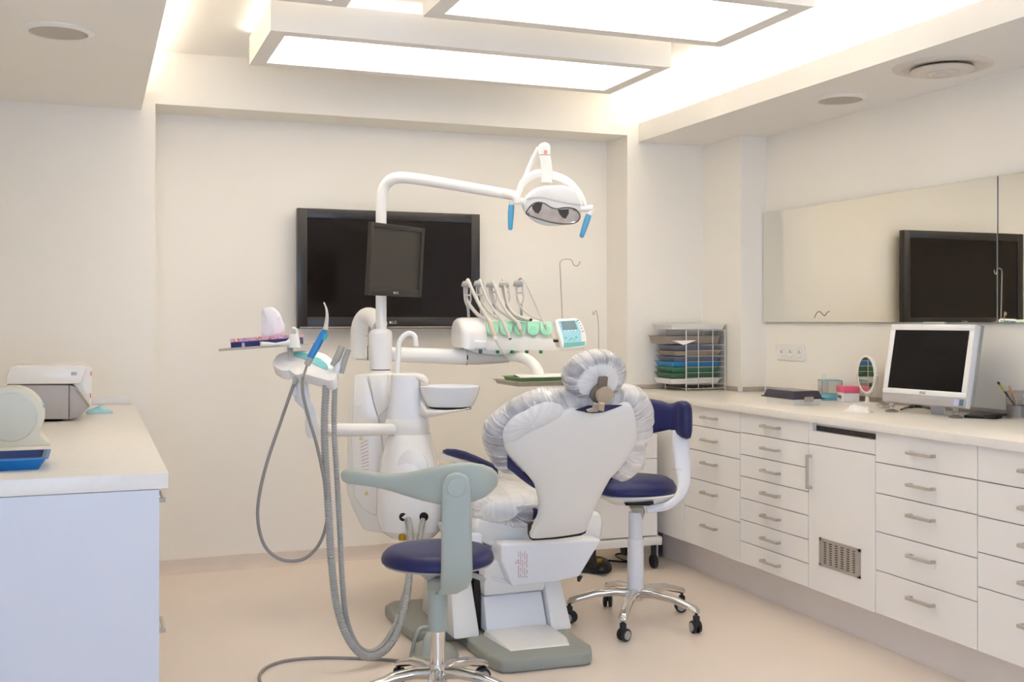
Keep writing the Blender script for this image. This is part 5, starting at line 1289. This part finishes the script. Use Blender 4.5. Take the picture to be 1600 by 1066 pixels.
# bracket of the headrest
strap = [c1(1040, 258), c1(1108, 254), c1(1098, 345), c1(1025, 350)]
br_ = part('headrest_bracket', G().prism([HQ(u, v, 0.030) for u, v in strap], hn_ * 0.014, 0.002), 'dark_bronze', t)
kc = HQ(*c1(1078, 405), 0.038); kr = 77 / 5.329 * kc.dot(FW) / F
part('knob_rim', G().lathe([(kr * 1.08, -0.02), (kr * 1.12, 0.0), (kr * 1.08, 0.008), (kr * 0.9, 0.010)], kc - RT * 0.014 + UP * 0.004, 36, ax=hn_), 'dark_bronze', br_)
part('knob', G().lathe([(kr, -0.01), (kr, 0.016), (kr * 0.95, 0.021), (0.0, 0.021)], kc, 40, ax=hn_), 'bronze', br_)
part('neck_bar', G().prism([BP(u, v, 0.066) for u, v in (c1(1040, 470), c1(1085, 470), c1(1078, 535), c1(1032, 528))], bn * 0.012, 0.002), 'bronze', br_)
part('neck_plate', G().prism([BP(u, v, 0.052) for u, v in (c1(985, 470), c1(1035, 478), c1(1030, 540), c1(950, 545), c1(935, 530), c1(985, 515))], bn * 0.010, 0.002), 'dull_steel', br_)
part('neck_slot', G().prism([BP(u, v, 0.037) for u, v in (c1(845, 536), c1(950, 500), c1(1100, 495), c1(1240, 495), c1(1165, 525), c1(1085, 552), c1(1000, 560), c1(930, 552))], bn * 0.002, 0.0), 'navy', t, 0)
part('slot_lip', G().tube(smooth_path([BP(*c1(x, y), 0.042) for x, y in ((905, 540), (940, 553), (1000, 558), (1075, 550), (1085, 540))], 5), 0.003, 8), 'rubber', br_)
# drain hose at the far side
part('film_tail', G().tube(smooth_path([P(u, v, 4.35) for u, v in ((1006, 690), (1009, 705), (1008, 722), (1004, 735))], 5), 0.002, 6), 'cream_plastic', t)

# ================================================================== STOOLS
def star_base(t, rot0, R, zhub, loc=None):
    """five chromed arms on twin-wheel castors, in the stool's own axes"""
    part('hub', G().lathe([(0.0, zhub - 0.03), (0.034, zhub - 0.03), (0.038, zhub - 0.01), (0.036, zhub + 0.02), (0.028, zhub + 0.035), (0.0, zhub + 0.035)], (0, 0, 0), 28), 'chrome', t, local=True)
    for k in range(5):
        a = rot0 + 2 * math.pi * k / 5; dx = Vector((math.cos(a), math.sin(a), 0)); sd_ = Vector((-math.sin(a), math.cos(a), 0))
        rings = []
        for q_, (w_, h_, z_) in zip((0.05, 0.3, 0.6, 0.85, 1.0, 1.04), ((0.026, 0.024, zhub), (0.024, 0.021, zhub + 0.006), (0.022, 0.018, zhub - 0.002), (0.021, 0.016, zhub - 0.022), (0.021, 0.015, zhub - 0.036), (0.014, 0.008, zhub - 0.042))):
            rings.append([dx * (R * q_) + sd_ * (w_ * math.cos(b)) + UP * (z_ + h_ * math.sin(b)) for b in [2 * math.pi * j / 12 for j in range(12)]])
        arm_ = part('leg', G().loft(rings), 'chrome', t, 60, local=True)
        c = dx * R; z_top = zhub - 0.05
        ca_ = part('castor', G().tube([c + UP * (z_top + 0.004), c + UP * 0.03], 0.007, 10).box(c + Vector((-0.012, -0.012, 0.026)), c + Vector((0.012, 0.012, z_top - 0.008)), 0.004), 'rubber', t, local=True)
        ax_ = sd_ * math.cos(0.6) + dx * math.sin(0.6)
        for s_ in (-1, 1):
            cc = c + ax_ * (0.013 * s_) - ax_.cross(UP) * 0.006 + UP * 0.0275
            wv = part('castor_wheel', G().lathe([(0.0, -0.008), (0.02, -0.008), (0.0265, -0.005), (0.0275, 0.0), (0.0265, 0.005), (0.02, 0.008), (0.0, 0.008)], cc, 24, ax=ax_), 'rubber', ca_, local=True)
            part('wheel_cap', G().lathe([(0.0, 0.0), (0.0185, 0.0), (0.0185, 0.0008), (0.0, 0.0012)], cc + ax_ * (0.0081 * s_), 20, ax=ax_ * s_), 'mid_grey', ca_, local=True)
# stool in front
SC = P(684, 900, 3.88); SC = Vector((SC.x, SC.y, 0))
t = thing('operator_stool', SC, 'round navy stool with a grey curved backrest, nearest the camera', 'stool', rot=0.0)
star_base(t, math.radians(33.1), 0.27, 0.105)
part('gas_lift', G().tube([Vector((0, 0, 0.11)), Vector((0, 0, 0.30))], 0.026, 24), 'chrome', t, local=True)
zt = lambda v: P(684, v, 3.88).z
part('sleeve', G().lathe([(0.0, zt(985)), (0.033, zt(985)), (0.034, zt(980)), (0.034, zt(915)), (0.030, zt(905)), (0.03, zt(900)), (0.0, zt(900))], (0, 0, 0), 32), 'grey_plastic', t, local=True)
zs0 = 0.497
part('seat', G().lathe([(0.0, zs0 + 0.052), (0.10, zs0 + 0.052), (0.155, zs0 + 0.050), (0.18, zs0 + 0.044), (0.194, zs0 + 0.030), (0.199, zs0 + 0.014), (0.197, zs0 + 0.004), (0.19, zs0), (0.0, zs0)], (0, 0, 0), 56), 'navy', t, 60, local=True)
part('seat_plate', G().lathe([(0.0, zs0 - 0.008), (0.17, zs0 - 0.010), (0.19, zs0 - 0.005), (0.192, zs0 + 0.001), (0.0, zs0 + 0.001)], (0, 0, 0), 56), 'mid_grey', t, 60, local=True)
part('mechanism', G().box((-0.07, -0.10, zs0 - 0.045), (0.05, 0.06, zs0 - 0.008), 0.012), 'mid_grey', t, local=True)
rv = RT.copy()
part('lever', G().tube([P(735, 898, 3.80), P(752, 903, 3.80), P(758, 908, 3.80)], [0.008, 0.011, 0.007], 10), 'mid_grey', t)
# backrest support: broad strap rising in front of the seat
dS = 3.60
rows = [(742, 700, 728, dS + .005, .010), (752, 692.5, 735.5, dS, .016), (770, 690.5, 736.5, dS, .018), (800, 690, 736.5, dS, .018), (850, 689.5, 737.5, dS + .005, .019), (890, 689, 738.5, dS + .02, .02), (905, 688.5, 738, dS + .035, .021), (918, 688, 731, dS + .06, .024), (926, 684, 716, dS + .09, .024), (927.5, 680, 704, dS + .12, .02)]
part('back_support', G().sections_v(rows, 28, 3.4), 'grey_plastic', t, 60)
part('support_arm', G().sections_u([(668, 903, 923, 3.80, .03), (690, 903, 925, 3.74, .035), (712, 900, 922, 3.68, .035)], 16, 3), 'grey_plastic', t, 60)
bd = 3.635
rows = [(533, 739, 747, bd + .17, .008), (536, 735.5, 752, bd + .165, .018), (543, 733, 756, bd + .155, .024), (560, 733.5, 758, bd + .14, .027), (585, 738, 761, bd + .115, .028), (610, 740.5, 767, bd + .09, .028), (635, 738.5, 775, bd + .065, .028), (660, 733.5, 782.5, bd + .04, .028), (685, 728, 788, bd + .02, .028), (710, 724, 790, bd + .01, .028), (735, 723, 786, bd + .01, .028), (755, 726, 778, bd + .02, .027), (768, 731, 769, bd + .035, .025), (776, 738, 760, bd + .05, .018), (778.5, 745, 752, bd + .06, .008)]
bk = part('backrest', G().sections_u(rows, 26, 2.6), 'grey_plastic', t, 70)
rows = [(r[0], r[1] + 3, r[2] - 3, r[3] + 0.034, r[4] * 0.9) for r in rows]
part('backrest_pad', G().sections_u(rows, 20, 2.6), 'navy', bk, 70, label='navy pad on the inner side')
bc_ = P(713.5, 762, dS - 0.012)
part('pivot_cover', G().lathe([(0.0, 0.012), (0.028, 0.012), (0.0305, 0.010), (0.031, 0.006), (0.033, 0.006), (0.043, 0.003), (0.0465, -0.006), (0.0465, -0.02)], bc_, 40, ax=-FW), 'grey_plastic', t, 30)

# stool behind the chair
t2loc = Vector((2.262, 4.38, 0))
t = thing('operator_stool', t2loc, 'navy stool with a curved arm rest beside the white drawers', 'stool')
dd = t2loc.dot(FW); star_base(t, math.radians(-55.5), 0.295, 0.135)
zz = lambda v: P(992, v, dd).z
part('gas_lift', G().lathe([(0.0, zz(925)), (0.037, zz(925)), (0.038, zz(920)), (0.036, zz(842)), (0.0, zz(842))], (0, 0, 0), 28), 'cool_white', t, local=True)
part('lift_tube', G().lathe([(0.031, zz(842)), (0.031, zz(800)), (0.0, zz(800))], (0, 0, 0), 28), 'cool_white', t, local=True)
uc = (P(992, 0, dd) - t2loc); 
so_ = smooth_path([Vector((a, b, 0)) for a, b in ((-0.17, -0.10), (-0.05, -0.165), (0.08, -0.15), (0.175, -0.06), (0.19, 0.05), (0.12, 0.15), (-0.02, 0.19), (-0.14, 0.14), (-0.19, 0.02))], 4, True)
sz = 0.585
so3 = [t2loc + Vector((p_.x + 0.0, p_.y, sz)) for p_ in so_]
part('seat', G().pillow(so3, UP, [(0.0, 0.072), (0.5, 0.070), (0.78, 0.062), (0.92, 0.046), (0.99, 0.022), (1.0, 0.006), (0.96, 0.0), (0.0, 0.0)]), 'navy', t, 60)
part('seat_shell', G().pillow([p_ + Vector((0.012, 0, 0)) for p_ in so3], UP, [(0.0, 0.0005), (0.98, 0.0005), (1.0, -0.006), (0.92, -0.022), (0.7, -0.045), (0.3, -0.052), (0.0, -0.052)]), 'white_plastic', t, 60)
part('lever_slot', G().prism([P(u, v, dd - 0.165) for u, v in ((976, 787), (1021, 784), (1022, 788), (1014, 790.5), (978, 790.5))], FW * 0.06, 0.001), 'dark_gap', t)
part('tilt_bracket', G().sections_v([(792, 983, 1006, dd - .01, .03), (800, 988, 1008, dd, .025), (812, 993, 1004, dd, .014)], 16, 3), 'mid_grey', t)
# white bracket sweeping up to the arm rest
bd2 = 4.83
br2 = smooth_path([P(u, v, d) for u, v, d in ((1010, 796, 4.80), (1040, 791, 4.79), (1060, 777, 4.80), (1068, 757, 4.82), (1067, 730, 4.84), (1064, 700, 4.85), (1063, 672, 4.85))], 5)
rings = []
for i, p_ in enumerate(br2):
    q_ = i / (len(br2) - 1); tn = (br2[min(i + 1, len(br2) - 1)] - br2[max(i - 1, 0)]).normalized(); nr = tn.cross(FW).normalized()
    w_ = 0.018 + 0.02 * min(1, max(0, (q_ - 0.3) / 0.4))
    rings.append([p_ + nr * (w_ * math.copysign(abs(math.cos(a)) ** 0.7, math.cos(a))) + FW * (0.016 * math.copysign(abs(math.sin(a)) ** 0.7, math.sin(a))) for a in [2 * math.pi * k / 16 for k in range(16)]])
part('back_support', G().loft(rings), 'cool_white', t, 60)
part('support_seam', G().tube([P(1050.5, 733, 4.822), P(1077, 735, 4.825)], 0.0012, 5), 'grey_print', t)
rows = [(990, 622, 672, 4.97, .02), (1005, 622.5, 676, 4.95, .028), (1020, 624, 677, 4.92, .03), (1035, 627, 674, 4.885, .03), (1046, 631, 671.5, 4.865, .024), (1053, 630, 673, 4.86, .022), (1058, 627.5, 679, 4.835, .036), (1065, 626, 684, 4.815, .046), (1073, 627, 686.5, 4.81, .044), (1078.5, 631, 684.5, 4.81, .034), (1081, 640, 675, 4.81, .016)]
part('arm_rest', G().sections_u(rows, 24, 2.8), 'navy', t, 70)

# ================================================================== THINGS ON THE FLOOR
# castor cart between the chair and the drawers
cx0, cx1, cy0, cy1 = 2.44, 2.865, 5.27, 5.70
t = thing('instrument_cart', ((cx0 + cx1) / 2, (cy0 + cy1) / 2, 0), 'low white wheeled cart standing beside the corner cabinet', 'cart')
part('body', G().box((cx0 + 0.01, cy0 + 0.012, 0.185), (cx1 - 0.01, cy1, 0.74), 0.004), 'cabinet', t)
part('bottom_shelf', G().box((cx0, cy0 - 0.012, 0.135), (cx1 + 0.012, cy1 + 0.005, 0.178), 0.004), 'white_plastic', t)
part('top', G().box((cx0 - 0.005, cy0 - 0.005, 0.74), (cx1 + 0.005, cy1 + 0.005, 0.765), 0.004), 'white_plastic', t)
for z0_, z1_ in ((0.187, 0.46), (0.464, 0.60), (0.604, 0.737)):
    d = part('drawer', G().box((cx0 + 0.012, cy0, z0_), (cx1 - 0.012, cy0 + 0.012, z1_), 0.0015, 1), 'cabinet', t)
    bar_handle(((cx0 + cx1) / 2, cy0, z1_ - 0.05), (1, 0, 0), (0, -1, 0), 0.12, d)
for x in (cx0 + 0.05, cx1 - 0.012):
    for y in (cy0 + 0.04, cy1 - 0.04):
        c = part('castor', G().box((x - 0.012, y - 0.012, 0.06), (x + 0.012, y + 0.012, 0.135), 0.003), 'rubber', t)
        part('castor_wheel', G().lathe([(0, -0.012), (0.034, -0.012), (0.0375, -0.008), (0.0375, 0.008), (0.034, 0.012), (0, 0.012)], (x, y, 0.0375), 22, ax=(1, 0, 0)), 'rubber', c)
single('floor_cable', G().tube(smooth_path([Vector((p_.x, p_.y, 0.005)) for p_ in (atZ(945, 877, 0), atZ(985, 880, 0), atZ(972, 876, 0), atZ(962, 868, 0), atZ(985, 866, 0), atZ(1005, 864, 0), atZ(1018, 862, 0), atZ(1021, 859, 0), atZ(1014, 855.5, 0), atZ(1007, 856, 0))], 8), 0.0045, 8), 'black', 'black cable looped on the floor under the white cart', 'cable')
# black foot pedal with a yellow button
pp = atZ(925, 889, 0); t = thing('foot_pedal', pp, 'black foot pedal with a yellow button on the floor', 'foot pedal')
a, b = atZ(890, 886, 0), atZ(950, 892, 0)
out = smooth_path([atZ(u, v, 0) for u, v in ((880, 893), (900, 895), (930, 897), (950, 895.5), (956, 889), (950, 880), (935, 875), (905, 872), (880, 874))], 4, True)
part('base', G().pillow(out, UP, [(0.0, 0.03), (0.75, 0.03), (0.93, 0.024), (1.0, 0.008), (1.0, 0.0), (0, 0)]), 'rubber', t, 50)
out = smooth_path([atZ(u, v, 0.03) for u, v in ((931, 889), (938, 892), (949, 891), (954, 886), (949, 879), (938, 875.5), (931, 879))], 4, True)
part('pedal', G().pillow(out, UP, [(0.0, 0.026), (0.6, 0.024), (0.9, 0.014), (1.0, 0.0)]), 'black', t, 60)
out = [atZ(u, v, 0.05) for u, v in ((932, 879), (939.5, 880), (941, 875.5), (933, 874.5))]
part('button', G().prism([p_ - UP * 0.02 for p_ in out], (0, 0, 0.028), 0.004), 'yellow', t)
# grey foot control with a carrying loop, half hidden by the nearest stool
fp = atZ(668, 1030, 0); t = thing('foot_control', fp, 'grey foot control with a carrying loop behind the nearest stool', 'foot control')
Df = fp.dot(FW)
def W4(x, y, d): return P(590 + x / 4.324, 840 + y / 4.324, d)
base_o = smooth_path([atZ(u, v, 0) for u, v in ((640, 1034), (655, 1040), (685, 1042), (712, 1036), (716, 1022), (700, 1010), (670, 1006), (645, 1014))], 4, True)
part('base', G().pillow(base_o, UP, [(0, 0.035), (0.7, 0.033), (0.92, 0.022), (1.0, 0.006), (1.0, 0.0), (0, 0)]), 'base_grey', t, 50)
lp1 = smooth_path([W4(222, 835, Df), W4(232, 780, Df), W4(252, 690, Df), W4(275, 630, Df), W4(300, 610, Df), W4(350, 612, Df + .03), W4(400, 640, Df + .06), W4(420, 720, Df + .08), W4(425, 820, Df + .08)], 5)
part('loop_handle', G().tube(lp1, 0.008, 12), 'grey_plastic', t)
part('pedal', G().sections_v([(988, 667, 676, Df - .02, .01), (1000, 661, 681, Df - .03, .016), (1020, 656, 682, Df - .04, .02), (1034, 652, 684, Df - .045, .022)], 18, 2.6), 'grey_plastic', t, 60)
pts = [(640, 1034), (600, 1031), (560, 1029), (520, 1028), (480, 1029), (445, 1033), (420, 1041), (407, 1052), (406, 1064), (415, 1078)]
part('cable', G().tube(smooth_path([atZ(u, v, 0.0062) for u, v in pts], 8), 0.006, 8), 'thin_hose', t)
